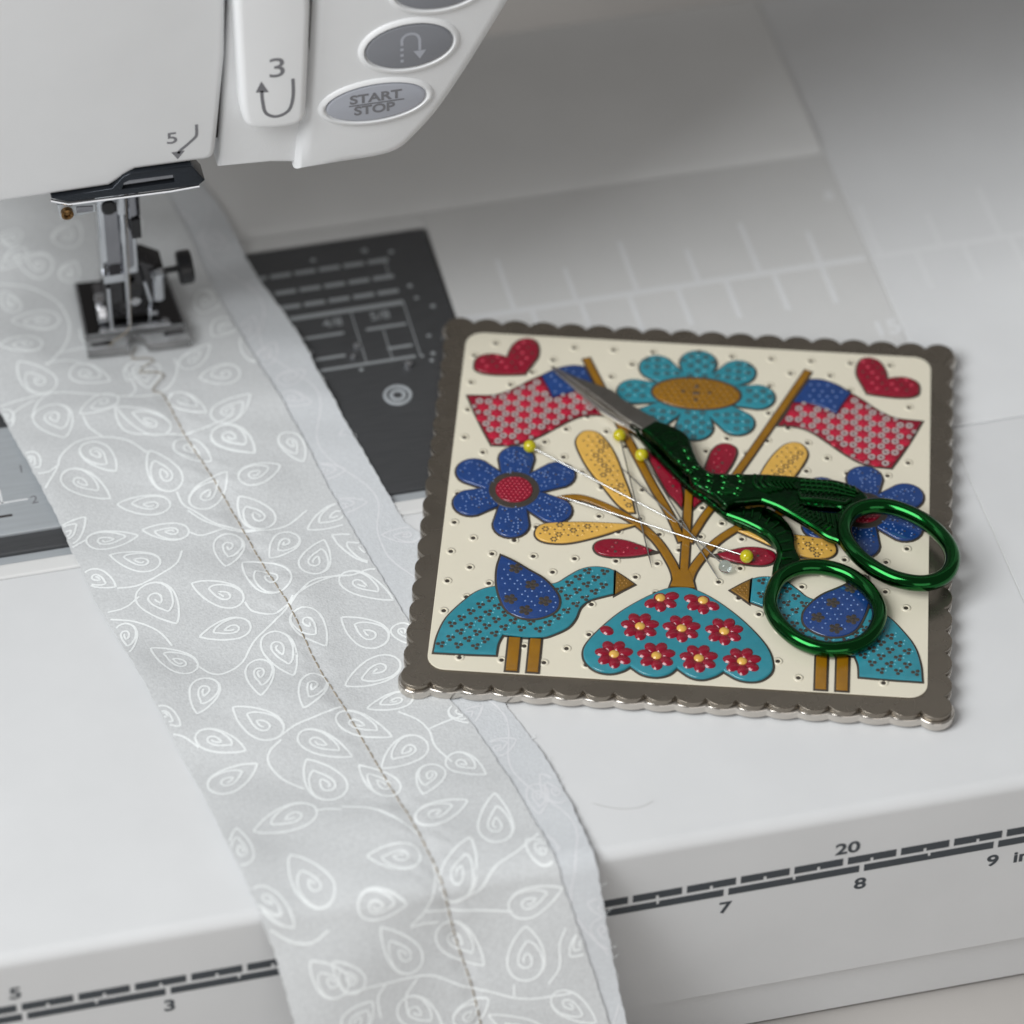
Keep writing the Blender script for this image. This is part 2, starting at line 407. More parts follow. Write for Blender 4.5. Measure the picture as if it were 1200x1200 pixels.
# head: face panel, housing and arm
YH = 122
fp = slab('face_panel', [(38, 64.9), (91, 65.0), (96, 68.0), (105.8, 67.9)] + [(v.x, v.y) for v in spline([(108.6, 67.9), (110.2, 68.3), (110.9, 70.0)], 4)] + [(113.4, 91.4), (114.0, 104), (114.6, 150), (38, 150)],
          -86, 86, 1.2, M['housing'], sm, fmap=front(YH), res=4)
mb = MB(); mb.box(42, 128, YH + 3.6, YH + 84, 70, 148); mb.build('head_core', M['seam'], sm, 0)
right = [(v.x, v.y) for v in spline([(134, 62.25), (141, 62.4), (145.2, 63.4), (148.4, 66.2), (152.7, 71.4), (157.4, 79.0), (161.2, 85.9), (164.8, 92.6), (168.5, 99.5), (173.5, 106), (181, 111.5), (192, 115), (215, 117), (300, 118)], 6)]
hs = slab('housing', [(125.4, 62.0)] + right + [(430, 118), (430, 190), (130.4, 190), (130.2, 118), (129.4, 101), (128.4, 86), (127.4, 76), (126.2, 69)], -86, 86, 2.6, M['housing'], sm, fmap=front(YH - 0.6), res=5)
slab('housing_edge', [(111.4, 64.4), (121.3, 63.7), (126.5, 62.7), (127.5, 70), (128.4, 80), (129.0, 92), (129.3, 150), (114.9, 150), (114.7, 101), (113.6, 88)], -80, 80, 1.0, M['housing'], sm, fmap=front(YH + 1.6), res=4)
mb = MB(); mb.box(330, 430, YH - 10, YH + 100, -57, 118); mb.build('pillar', M['housing'], sm, 0)
mb = MB(); mb.box(128.9, 130.4, YH + 0.8, YH + 1.2, 84, 150); mb.build('lever_slot', M['seam'], sm, 0)
lv = slab('take_up_cover', [(115.2, 150), (115.3, 104), (115.5, 82)] + [(v.x, v.y) for v in spline([(115.7, 79), (116.3, 76.8), (117.6, 75.5), (120, 74.9), (124, 74.7), (126.3, 75.2), (127.4, 76.6), (127.6, 78.6)], 4)] + [(128.3, 90), (128.9, 101), (129.1, 150)],
          -6, 8.4, 1.5, M['lever'], sm, fmap=front(YH), res=5)
YL = YH - 2.42
text('threading_number', '3', 6.2, lambda x, y, z: (122.4 + x, YL - z, 89.0 + y), M['print'], lv, 0.0, sx=1.25)
def stroke(name, pts, wd, y, m, parent, n=6, extra=None):
    """flat printed stroke on an upright face; pts in (x, z)"""
    P = spline(pts, n); mb = MB(); vs = []
    for i, p in enumerate(P):
        a = P[max(i - 1, 0)]; b = P[min(i + 1, len(P) - 1)]; t = (b - a).normalized(); q = Vector((-t.y, t.x, 0)) * wd / 2
        vs += [(p.x + q.x, y, p.y + q.y), (p.x - q.x, y, p.y - q.y)]
    mb.add(vs, [(2 * i, 2 * i + 1, 2 * i + 3, 2 * i + 2) for i in range(len(P) - 1)])
    for tri in (extra or []): mb.add([(x, y, z) for x, z in tri], [tuple(range(len(tri)))])
    return mb.build(name, m, parent, 0)
stroke('threading_arrow', [(125.2, 86.2), (125.1, 82), (124.2, 79.0), (121.9, 78.0), (120.0, 79.2), (119.5, 82), (119.4, 84.4)], 0.62, YL - 0.03, M['print'], lv, extra=[[(118.3, 84.2), (120.7, 83.9), (119.4, 86.6)]])
text('threading_number', '5', 3.6, lambda x, y, z: (103.0 + x, YH - 0.02 - z, 74.3 + y), M['print'], fp, 0.03, sx=1.3)
stroke('threading_arrow', [(107.6, 76.8), (107.5, 74.4), (107.0, 73.6), (105.6, 72.3), (104.3, 71.2), (104.0, 70.6)], 0.55, YH - 0.05, M['print'], fp, extra=[[(102.7, 71.1), (105.2, 71.1), (103.8, 69.3)]])
# buttons
def button(cx, cz, rx, rz, m, rot):
    rim = MB(); n = 40; YB = YH - 0.6
    for_r = []
    vs = []; 
    for (k, dy) in ((1.17, 0.05), (1.13, -0.5), (1.05, -0.55), (1.0, 0.1)):
        vs += [(x, YB + dy, z) for x, z in ell(cx, cz, rx * k, rz * k * (1.0 + (k - 1) * 0.6), n, rot)]
    rim.add(vs, [(k * n + i, k * n + (i + 1) % n, (k + 1) * n + (i + 1) % n, (k + 1) * n + i) for k in range(3) for i in range(n)])
    b = slab('button', ell(cx, cz, rx, rz, n, rot), -3, 3.5, 0.45, m, sm, fmap=front(YB), res=3)
    rim.build('button_rim', M['lever'], b, 60)
    return b, YB - 0.5
b1, yb = button(140.7, 76.75, 9.3, 4.1, M['pale_button'], 0.02)
text('button_text', 'START', 2.75, lambda x, y, z: (140.6 + x, yb - 0.02 - z, 78.05 + y), M['print'], b1, 0.075, sx=1.2)
text('button_text', 'STOP', 2.75, lambda x, y, z: (140.3 + x, yb - 0.02 - z, 75.35 + y), M['print'], b1, 0.07, sx=1.15)
stroke('button_text', [(135.6, 76.75), (145.9, 76.75)], 0.28, yb - 0.04, M['print'], b1, 2)
b2, yb = button(147.0, 88.6, 8.1, 4.9, M['button'], 0.02)
stroke('reverse_arrow', [(145.6, 89.1), (145.7, 90.6), (146.6, 91.5), (148.0, 91.4), (148.8, 90.4), (148.9, 88.6), (148.9, 87.6)], 0.55, yb - 0.03, M['pale_button'], b2, extra=[[(147.7, 87.5), (150.1, 87.5), (148.9, 85.6)], [(145.3, 88.5), (145.9, 88.5), (145.9, 87.9), (145.3, 87.9)], [(145.3, 87.2), (145.9, 87.2), (145.9, 86.6), (145.3, 86.6)], [(145.3, 85.9), (145.9, 85.9), (145.9, 85.3), (145.3, 85.3)]])
button(152.6, 101.0, 8.2, 4.7, M['button'], 0.02)

# thread guide under the face panel
tg = slab('thread_guide', [[(80.2, 65.0), (83.3, 63.6), (107.3, 63.0), (108.5, 64.0), (106.2, 67.9), (95.0, 68.2), (93.6, 67.6), (91.4, 65.2)], [(93.2, 64.7), (93.6, 66.1), (94.6, 66.5), (102.8, 66.3), (102.9, 64.6)]], -4, 4.8, 0.2, M['bluesteel'], sm, fmap=front(YH))
slab('guide_window', [(93, 64.4), (94, 66.8), (103, 66.6), (103, 64.4)], -3, 3.1, 0.1, M['darkchrome'], tg, fmap=front(YH))
mb = MB(); mb.tube([(80.0, YH - 0.6, 64.4), (83.2, YH - 0.8, 63.1), (102, YH - 0.8, 62.7), (107.4, YH - 0.6, 62.75)], 0.32, 8); mb.build('guide_rail', M['chrome'], tg)
br = slab('threader_bracket', [(81.1, 62.9), (88.2, 62.2), (88.2, 59.9), (85, 59.5), (81.6, 59.4)], -2.5, 2.5, 0.25, M['cover'], sm, fmap=front(YH - 0.4))
mb = MB(); mb.lathe([(1.15, -0.5), (1.15, 0.5), (0.8, 0.7), (0.55, 0.5), (0.5, 0.2)], (82.8, YH - 0.9, 61.0), (0, -1, 0)); mb.build('bracket_screw', M['brass'], br)
slab('bracket_plate', [(84.6, 61.9), (87.6, 61.6), (87.5, 60.4), (84.6, 60.5)], 0, 0.25, 0.06, M['darkchrome'], br, fmap=front(YH - 0.4))

# needle, presser bar and foot
NX, NY = 96.2, 148.6
mb = MB(); mb.lathe([(1.55, 0), (1.55, 30)], (NX + 2.2, NY + 1.5, 33.5), (0, 0, 1)); mb.build('needle_bar', M['darkchrome'], sm)
mb = MB(); mb.lathe([(0.9, 0), (1.0, 0.4), (1.0, 28)], (NX, NY, 35.5), (0, 0, 1)); mb.build('needle_clamp', M['chrome'], sm)
mb = MB(); mb.box(NX + 1.6, NX + 3.4, NY - 0.6, NY + 1.6, 29.0, 33.6); mb.build('clamp_screw', M['black'], sm, 0)
mb = MB(); mb.lathe([(0.1, 0), (0.42, 2.2), (0.42, 22), (0.62, 23.5), (0.62, 31)], (NX, NY, 5.0), (0, 0, 1), 14); mb.build('needle', M['chrome'], sm)
an = slab('presser_ankle', rrect(91.7, 99.0, 17.6, 70, 0.7), -1.8, 5.2, 0.5, M['chrome'], sm, fmap=front(NY + 5.4))
slab('ankle_face', rrect(92.9, 98.2, 19.6, 34.5, 1.0), 0, 0.35, 0.15, M['darkchrome'], an, fmap=front(NY + 2.0))
mb = MB(); mb.lathe([(0.0, 0), (1.5, 0.1), (1.5, 0.5)], (94.0, NY + 1.95, 35.6), (0, -1, 0)); mb.build('ankle_top', M['black'], an)
hb = slab('foot_holder', [(92.0, 19.4), (100.4, 19.4), (104.0, 17.0), (104.4, 12.0), (102.4, 5.4), (93.4, 5.4), (92.0, 10.0)], -3.4, 5.6, 0.7, M['sole'], sm, fmap=front(NY + 5.6))
mb = MB(); mb.box(91.8, 95.9, NY + 0.0, NY + 3.6, 18.0, 19.9); mb.build('holder_lip', M['chrome'], hb, 0)
mb = MB(); mb.lathe([(0.7, 0), (1.15, 0.3), (1.15, 6.2), (1.5, 6.3), (1.5, 7.2), (0.9, 7.6)], (102.6, NY + 3.0, 9.5), (0, 0, 1)); mb.build('holder_post', M['chrome'], hb)
mb = MB(); mb.tube([(92.6, NY - 0.1, 6.2), (92.5, NY - 0.1, 17.0)], 0.35, 8); mb.tube([(99.6, NY - 0.1, 17.2), (100.6, NY - 0.1, 12.0), (100.2, NY - 0.1, 6.2)], 0.35, 8); mb.build('holder_edge', M['chrome'], hb)
mb = MB(); mb.lathe([(1.1, 0), (1.1, 0.3), (0.9, 0.45)], (97.6, NY + 0.0, 12.6), (0, -1, 0)); mb.build('holder_screw', M['chrome'], hb)
mb = MB(); mb.lathe([(0.65, 0), (0.65, 4.6), (3.1, 4.61), (3.4, 5.0), (3.4, 7.0), (3.0, 7.5)], (102.2, NY + 3.4, 16.0), (1, 0, 0.05)); mb.build('thumb_screw', M['black'], sm)
sole = slab('presser_foot', [(87.5, 150.6), (107.6, 149.6), (106.6, 166.2), (88.0, 167.4)], 1.0, 1.8, 0.3, M['sole'], sm, flat=True)
slab('foot_recess', [(91.0, 152.0), (94.0, 151.8), (94.2, 166), (91.4, 166.2)], 2.7, 0.25, 0.06, M['darkchrome'], sole)
mb = MB(); mb.lathe([(0.75, 0), (0.95, 0.1), (0.95, 9.8), (0.75, 9.9)], (92.2, 156.6, 5.4), (1, -0.03, 0)); mb.build('foot_pin', M['chrome'], sole)
for x in (90.6, 100.6):
    slab('foot_lug', [(153.2, 2.6), (160.0, 2.6), (159.0, 6.4), (157.2, 7.4), (155.2, 7.2), (153.8, 5.6)], x, 2.1, 0.4, M['chrome'], sole, fmap=lambda a, b, z: (z, a, b))
mb = MB(); mb.tube([(90.5, 151.8, 3.1), (97, 151.4, 3.0), (104.5, 151.2, 3.1)], 0.55, 8); mb.dome(103.6, 152.0, 2.7, 0.9, 0.8, 10); mb.build('foot_bar', M['chrome'], sole)
mb = MB()
for x0, y0, x1, y1 in ((87.9, 150.9, 88.3, 166.9), (107.2, 150.2, 106.3, 165.9), (88.4, 150.9, 106.8, 150.2)): mb.tube([(x0, y0, 2.75), (x1, y1, 2.75)], 0.16, 6)
mb.build('foot_edge', M['chrome'], sole)
toe = slab('clear_toe', [[(87.2, 146.4), (95.2, 145.9), (95.8, 148.2), (97.0, 149.0), (98.6, 147.8), (99.2, 145.8), (107.4, 145.5), (107.8, 150.6), (87.4, 151.4)]], 0.9, 2.4, 0.5, M['clear'], sole)
for x0, x1 in ((88.2, 92.4), (102.6, 106.8)):
    slab('toe_slot', rrect(x0, x1, 147.2, 148.4, 0.4, 3), 3.25, 0.15, 0.04, M['darkchrome'], toe)

# traced outlines of the cloth: (x, distance from the table edge), mm
FL=[(69.0,130.4),(69.4,127.4),(71.1,119.2),(72.8,110.2),(74.5,102.3),(75.4,94.6),(76.5,89.5),(77.7,79.7),(79.6,71.8),(83.2,55.6),(85.4,44.3),(88.1,31.0),(90.4,15.3),(93.2,-0.3),(94.5,-5.7),(96.8,-21.9)]
FF=[(110.9,191.7),(112.8,177.7),(114.5,161.6),(119.4,143.7),(120.1,133.2),(122.3,123.9),(124.8,112.5),(125.8,101.5),(127.9,91.3),(129.8,80.8),(131.9,72.5),(132.7,62.6),(137.0,42.2),(138.8,36.4),(140.6,30.2),(141.7,23.6),(143.3,17.0),(144.9,8.9),(146.1,-1.9),(148.3,-11.3),(151.1,-22.4),(152.7,-32.9)]
FR=[(118.5,192.7),(120.6,184.8),(122.5,171.7),(124.6,161.5),(128.0,152.3),(129.0,143.8),(130.1,133.2),(132.7,122.3),(134.1,111.2),(136.5,99.8),(138.6,88.9),(139.5,84.7),(147.9,38.9),(149.3,28.2),(150.7,21.6),(152.1,12.9),(152.8,3.0),(152.9,-1.5),(153.6,-11.6),(154.7,-23.1),(155.8,-33.5)]
FS=[(100.0,132.8),(101.8,122.0),(104.5,109.2),(106.3,101.4),(110.3,81.4),(112.9,70.1),(114.5,56.3),(117.6,42.6),(120.4,29.1),(122.8,16.0),(125.1,3.3),(126.8,-9.9),(128.6,-19.2),(129.7,-28.4)]
FZ=[(97.1,148.0),(95.8,145.0),(99.8,143.6),(96.5,140.5),(100.9,138.5),(98.0,134.5),(100.0,132.8)]
LEAVES=[(73.7,148.5,78.7,139.1,6.8),(90.5,139.3,83.6,144.6,6.5),(97.3,135.5,98.1,143.5,6.3),(111.4,145.6,104.8,139.8,5.0),(107.6,136.3,115.6,136.1,6.1),(107.2,126.2,101.2,132.8,5.1),(83.0,130.4,90.9,134.2,5.5),(90.2,130.9,99.2,122.7,6.3),(79.3,124.5,77.0,134.6,8.0),(87.2,113.6,82.6,121.9,6.1),(85.1,107.0,77.3,114.7,6.8),(94.4,118.0,97.3,106.3,6.4),(105.4,111.9,100.1,119.8,5.6),(107.8,108.4,100.2,100.6,6.6),(86.0,105.3,95.8,102.7,5.8),(89.4,97.4,97.8,94.1,5.1),(88.5,96.2,78.6,96.1,5.7),(82.3,91.8,90.9,86.4,6.0),(103.0,83.6,105.4,92.1,6.3),(116.4,129.0,108.3,123.4,6.6),(114.0,112.4,107.9,121.1,7.0),(79.5,102.9,73.1,96.2,5.5),(82.0,83.0,77.0,88.1,4.7),(69.8,130.3,68.6,135.6,3.6),(73.1,116.9,70.5,121.1,4.6),(70.8,153.2,79.3,153.1,4.9),(74.2,160.2,83.7,159.9,5.9),(74.0,169.3,75.5,162.9,4.0),(91.5,185.2,87.2,178.7,6.4),(78.0,177.0,84.3,173.1,6.5),(75.5,184.4,79.6,182.3,5.4),(89.3,174.5,86.6,170.2,4.3),(93.7,138.6,97.0,143.7,4.6),(116.1,157.8,110.7,159.0,7.0),(123.5,142.5,117.0,142.1,9.3),(112.4,147.6,117.1,151.7,6.1),(91.5,71.3,87.3,82.0,8.0),(95.9,80.5,104.4,74.4,6.1),(106.1,84.3,113.1,76.2,8.4),(94.9,67.5,104.7,68.7,6.1),(109.9,53.4,107.8,65.7,6.5),(103.1,49.5,104.5,59.4,5.7),(85.6,66.0,92.8,59.2,6.1),(91.0,48.0,94.7,56.5,6.0),(97.6,48.3,104.5,39.2,7.1),(97.9,37.3,89.9,43.2,5.4),(99.3,34.0,89.9,29.2,6.5),(95.4,17.6,107.4,21.4,6.5),(108.0,33.1,111.9,23.1,7.6),(117.1,59.7,113.9,70.3,6.6),(110.0,44.7,114.4,53.1,5.5),(81.1,64.8,82.0,73.1,4.7),(87.4,45.6,83.9,50.7,3.8),(114.2,112.3,108.1,121.4,7.1),(122.7,108.8,120.7,116.9,5.0),(118.2,108.6,109.8,105.3,5.6),(108.8,101.6,112.9,92.8,6.9),(119.9,90.9,129.5,94.9,6.2),(111.5,84.5,117.3,90.2,5.6),(122.5,87.5,118.0,78.9,6.6),(124.1,88.4,133.0,80.1,6.9),(131.9,69.0,123.7,77.6,6.3),(121.5,66.8,128.0,58.5,7.4),(118.6,49.3,129.5,54.1,6.8),(121.3,43.2,130.1,44.5,4.5),(124.4,35.5,115.6,42.4,5.8),(116.4,32.2,107.9,39.1,5.7),(120.8,28.4,129.8,33.7,7.0),(138.7,22.2,133.1,28.4,5.9),(139.2,35.5,136.6,40.4,4.4),(132.4,57.5,131.4,62.9,4.6),(117.0,30.0,122.2,21.4,5.6),(126.5,19.8,130.4,26.9,5.6),(134.0,16.7,124.0,13.4,5.5),(139.2,17.5,136.8,6.1,7.1),(113.8,7.6,123.0,5.5,6.2),(118.8,-1.8,110.2,-1.3,5.0),(132.6,8.1,126.5,-3.2,6.7),(146.5,-3.7,136.9,-6.9,6.2),(142.1,5.6,145.4,0.2,4.8),(113.6,-5.2,119.3,-14.6,6.5),(131.4,-16.4,124.3,-7.5,6.6),(139.5,-10.1,138.5,-20.5,7.2),(104.5,-9.5,108.9,-15.9,5.0),(110.7,-18.5,105.5,-23.6,6.0),(122.7,-27.0,115.6,-20.0,6.2),(131.3,-22.5,125.2,-27.0,5.1),(150.1,-30.7,142.9,-23.9,5.0),(131.0,-25.8,141.3,-32.9,5.3),(146.6,-17.1,150.8,-13.4,4.5),(100.7,11.0,105.0,-0.4,7.2),(92.6,18.9,92.4,9.8,4.5),(98.7,-2.6,92.9,4.7,4.8),(100.5,-8.7,105.8,-15.9,6.1)]
VINES=[[(68.3,136.8),(73.5,138.1),(79.5,138.4),(85.0,136.5),(93.0,133.7),(100.5,133.3)],[(73.2,110.9),(76.3,116.1),(77.7,119.4),(81.5,122.8),(86.2,123.3),(90.9,121.6),(93.9,117.5)],[(89.9,130.7),(90.0,126.4),(92.0,123.5),(98.5,122.0),(103.4,121.5),(109.1,122.9),(112.3,124.4)],[(97.6,105.9),(98.2,102.2),(100.2,99.4),(102.8,95.9),(106.5,93.6),(110.3,92.4)],[(97.8,94.4),(100.2,92.9),(104.9,93.9)],[(78.7,147.0),(82.6,147.4),(85.8,146.3)],[(76.4,116.7),(74.5,115.3),(72.5,115.2)],[(69.9,130.9),(70.9,134.4),(75.1,137.2)],[(83.5,129.7),(84.2,126.5),(86.2,123.6)],[(98.8,133.6),(101.7,135.5),(103.7,139.4),(103.9,143.2)],[(75.8,95.0),(78.5,96.7)],[(82.2,82.6),(86.1,82.3),(90.9,84.1),(94.1,86.2),(95.7,89.6)],[(78.7,138.8),(75.8,136.4),(73.8,131.9)],[(93.0,133.7),(94.7,135.2),(94.8,137.0),(94.1,140.3)],[(79.2,146.6),(82.2,150.0),(84.6,154.3),(85.3,159.5),(83.8,165.3),(79.6,169.3),(73.5,171.3)],[(81.3,149.6),(84.2,150.2),(87.4,150.6)],[(87.1,156.1),(87.0,153.1),(88.2,150.5)],[(79.4,76.7),(82.7,77.1),(85.8,79.4)],[(79.6,74.8),(84.1,73.0),(87.8,69.9),(89.6,66.2)],[(93.1,60.6),(95.2,57.9),(97.7,57.3),(101.3,59.4),(104.3,63.9),(107.5,66.9),(111.5,70.5),(113.7,73.7)],[(104.7,74.3),(105.8,71.8),(109.3,70.2),(112.3,71.8)],[(85.4,44.3),(87.7,43.0),(89.8,40.1)],[(104.6,38.4),(102.1,36.2),(101.3,33.6),(102.9,29.7),(106.4,26.5)],[(104.5,39.2),(107.8,41.3),(111.7,42.5),(116.8,44.2)],[(112.8,71.7),(115.6,74.8),(118.7,77.2),(123.7,77.6)],[(112.9,72.4),(116.8,75.3),(121.5,77.3),(125.8,77.1)],[(105.6,93.3),(110.3,92.2),(115.8,92.5),(120.9,96.0)],[(98.7,100.3),(101.3,96.6),(105.6,93.3)],[(126.7,41.3),(129.8,38.4),(131.2,35.2),(131.4,31.6),(133.5,26.9)],[(131.3,35.9),(135.3,37.1),(139.1,37.7)],[(129.5,110.9),(128.6,107.8),(126.1,105.2)],[(125.8,77.1),(130.2,77.6),(132.4,72.5)],[(111.9,20.7),(116.7,18.9),(120.9,14.5),(123.6,10.5)],[(126.5,-3.5),(131.7,-2.0),(135.3,1.0),(140.0,3.3),(145.0,6.9)],[(119.1,-6.2),(121.8,-4.0),(124.4,0.3),(125.0,4.0)],[(119.0,-6.5),(121.6,-6.3),(124.1,-6.6)],[(121.8,-4.0),(129.9,-5.5),(137.4,-7.0)],[(105.8,-15.9),(113.5,-15.7),(121.2,-16.1),(127.0,-19.4),(132.0,-21.5),(137.9,-23.8),(146.2,-24.3)],[(142.3,-21.8),(144.6,-18.9),(145.0,-14.5),(146.3,-11.4)],[(136.0,-22.9),(136.2,-20.7)],[(116.9,-23.1),(116.8,-19.1),(119.1,-16.2)],[(111.8,-22.1),(111.7,-18.1),(113.5,-15.7)],[(94.4,-2.1),(97.9,-4.9),(101.4,-5.6),(104.6,-4.0)],[(107.3,20.7),(109.3,20.7),(111.8,20.0)]]

# ------------------------------------------------------------------ fabric strip
ANG = math.radians(65); RB = 3.0; Y1 = 1.5
def ss(a, b, x): t = max(0, min(1, (x - a) / (b - a))); return t * t * (3 - 2 * t)
def fprof(p, z0):
    """flat distance p -> (y, z, normal y, normal z); the cloth bends over the table edge"""
    if p >= Y1: return p, z0 + 1.3 * ss(166, 178, p), 0.0, 1.0
    a = (Y1 - p) / RB
    if a <= ANG: return Y1 - RB * math.sin(a), z0 - RB * (1 - math.cos(a)), -math.sin(a), math.cos(a)
    d = (a - ANG) * RB
    return Y1 - RB * math.sin(ANG) - d * math.cos(ANG), z0 - RB * (1 - math.cos(ANG)) - d * math.sin(ANG), -math.sin(ANG), math.cos(ANG)
def interp(tab, p):
    t = sorted(tab, key=lambda q: q[1])
    if p <= t[0][1]: s = (t[3][0] - t[0][0]) / (t[3][1] - t[0][1]); return t[0][0] + s * (p - t[0][1])
    if p >= t[-1][1]: s = (t[-1][0] - t[-5][0]) / (t[-1][1] - t[-5][1]); return t[-1][0] + s * (p - t[-1][1])
    for a, b in zip(t, t[1:]):
        if a[1] <= p <= b[1]: return a[0] + (b[0] - a[0]) * (p - a[1]) / (b[1] - a[1])
def sm_tab(tab):
    t = sorted(tab, key=lambda q: q[1])
    return [(t[0])] + [((t[i - 1][0] + 2 * t[i][0] + t[i + 1][0]) / 4, t[i][1]) for i in range(1, len(t) - 1)] + [t[-1]]
FR = sm_tab(FR); FLs, FFs, FRs = FL, sm_tab(FF), FR
def ripple(x, p):
    keep = 1 - ss(112, 124, x) * ss(20, 32, p) * (1 - ss(100, 125, p))          # pressed flat under the tray
    foot = ss(5, 16, math.hypot(x - 97, p - 157) - 8)
    L = interp(FLs, p)
    h = 0.34 * (1 + math.sin(p * 0.19 + x * 0.05)) + 0.34 * (1 + math.sin(p * 0.11 - x * 0.16 + 1.0)) + 0.12 * (1 + math.sin(p * 0.43 + x * 0.21 + 2))
    e = math.exp(-((x - L) / 7.0) ** 2) * (0.55 + 0.45 * math.sin(p * 0.12 + 0.8))
    hang = (1 - ss(-12, 2, p)) * (0.9 * math.sin((x - 95) * 0.11 + 0.6) + 0.9)
    crease = 0.55 * math.exp(-((p - 131 + (x - 85) * 0.12) / 4.5) ** 2) + 0.5 * math.exp(-((p - 12 - (x - 110) * 0.25) / 6) ** 2)
    ds = x - interp(FS, p); seam = -0.42 * math.exp(-(ds / 1.5) ** 2) * (0.7 + 0.3 * math.sin(p * 1.1)) + 0.10 * math.exp(-((abs(ds) - 3.2) / 1.6) ** 2) * math.sin(p * 1.35 + ds)
    if p > 133: seam = 0
    return (h + e * 0.9 + crease + hang + seam) * (0.12 + 0.88 * keep) * foot
def fab(x, p, z0, lift=0.0, amp=1.0):
    y, z, ny, nz = fprof(p, z0); h = lift + ripple(x, p) * amp
    return (x, y + ny * h, z + nz * h)
rows = [260 - 1.0 * i for i in range(247)]
rows = [r for r in rows if r > 12] + [12 - 0.4 * i for i in range(68)] + [-15.2 - 1.0 * i for i in range(48)]
def cloth(name, xa, xb, z0, th, nu, m, parent, amp=1.0):
    mb = MB(); V = []; n = nu + 1; R = len(rows)
    for s in (th, 0.0):
        for p in rows:
            a, b = xa(p), xb(p)
            for i in range(n): V.append(fab(a + (b - a) * i / nu, p, z0, s, amp))
    Fc = []; off = n * R
    for j in range(R - 1):
        for i in range(nu):
            q = j * n + i
            Fc.append((q, q + n, q + n + 1, q + 1)); Fc.append((off + q, off + q + 1, off + q + n + 1, off + q + n))
        for i in (0, nu):
            q = j * n + i; f = (q, off + q, off + q + n, q + n); Fc.append(f if i == 0 else f[::-1])
    for j in (0, R - 1):
        for i in range(nu):
            q = j * n + i; f = (q, q + 1, off + q + 1, off + q); Fc.append(f if j == 0 else f[::-1])
    mb.add(V, Fc)
    return mb.build(name, m, parent, 60)
WORLD.add('fabric_strip')
fs_ = thing('fabric_strip', 'pale grey cotton strip with white curling leaf print running under the presser foot', 'fabric', (110, 60, 0))
jit = lambda p, k: 0.06 * math.sin(p * 0.9 + k) + 0.08 * math.sin(p * 2.3 + 2 * k)
ZT_, ZU_, TH = 0.32, 0.06, 0.2
under = cloth('under_layer', lambda p: interp(FFs, p) - 6, lambda p: interp(FRs, p) + jit(p, 3), ZU_, 0.16, 30, M['wrongside'], fs_, 0.9)
top = cloth('printed_layer', lambda p: interp(FLs, p) + jit(p, 1), lambda p: interp(FFs, p) + jit(p, 2), ZT_, TH, 72, M['fabric'], fs_)
def ribbon(mb, pts, wd, z0, lift, amp=1.0, wob=0.05):
    vs = []; N = len(pts)
    for i in range(N):
        a = Vector(pts[max(i - 1, 0)]); b = Vector(pts[min(i + 1, N - 1)]); t = (b - a)
        if t.length < 1e-6: t = Vector((1, 0))
        t.normalize(); q = Vector((-t.y, t.x)); k = wd * 0.5 * (1 + random.uniform(-wob, wob) * 3)
        e = random.uniform(-0.03, 0.03)
        for sg in (1, -1):
            x = pts[i][0] + q.x * (k * sg + e); p = pts[i][1] + q.y * (k * sg + e); vs.append(fab(x, p, z0, lift, amp))
    mb.add(vs, [(2 * i, 2 * i + 1, 2 * i + 3, 2 * i + 2) for i in range(N - 1)])
def leaf_curve(tx, tp, bx, bp, wdt, hand, n=26):
    """a pointed leaf outline, then an inner leaf that curls into a spiral"""
    ax = Vector((bx - tx, bp - tp)); L = ax.length; a = ax / L; b = Vector((-a.y, a.x)) * hand
    cen = Vector((tx, tp)) + a * L * 0.54
    e1 = random.uniform(0.50, 0.60); tn = random.uniform(1.25, 1.6); mw = random.uniform(0.6, 0.85)
    def pt(th, s):
        c, q = math.cos(th), math.sin(th)
        u = -(0.54 * L) * c if c > 0 else -(0.46 * L) * c
        v = wdt / 2 * q * 1.13 * abs(math.sin(th / 2)) ** mw
        return tuple(cen + a * (u * s + 0.10 * L * (1 - s)) + b * v * s)
    o1 = [pt(2 * math.pi * i / n, 1 - 0.02 * i / n) for i in range(n + 1)]
    o2 = []; T = int(n * (0.5 + tn))
    for i in range(T + 1):
        th = math.pi + 2 * math.pi * i / n; t = i / T
        s = 1 - (1 - e1) * ss(0, 0.3, t) - (e1 - 0.1) * max(0, (t - 0.18) / 0.82) ** 0.9
        o2.append(pt(th, s))
    return [o1, o2]
def on_top(x, p): return interp(FLs, p) + 0.25 < x < interp(FFs, p) - 0.2
def split(pts, ok):
    runs = []; cur = []
    for q in pts:
        if ok(*q): cur.append(q)
        else:
            if len(cur) > 1: runs.append(cur)
            cur = []
    if len(cur) > 1: runs.append(cur)
    return runs
allleaf = list(LEAVES)
# the same print carries on where the tray, the foot and the head hide it from the front
for k in range(26):
    p = 175 + 3.2 * k; x = random.uniform(interp(FLs, p) + 3, interp(FFs, p) - 3); t = random.uniform(0, 6.28)
    l = random.uniform(6, 8.5); allleaf.append((x, p, x + l * math.cos(t), p + l * math.sin(t), random.uniform(4.0, 5.5)))
prm = MB()
for i, (tx, tp, bx, bp, wd) in enumerate(allleaf):
    hand = 1 if (i * 7 % 5) < 3 else -1
    for n_, cv_ in enumerate(leaf_curve(tx, tp, bx, bp, wd, hand)):
        for run in split(cv_, on_top): ribbon(prm, run, 0.40, ZT_, TH + 0.052 + 0.002 * (i % 5) + 0.016 * n_)
for v in VINES:
    for run in split([(q.x, q.y) for q in spline(v, 10)], on_top): ribbon(prm, run, 0.40, ZT_, TH + 0.04)
prm.build('leaf_print', M['leafprint'], top, 60)
fpm = MB()
on_under = lambda x, p: interp(FFs, p) + 0.4 < x < interp(FRs, p) - 0.4
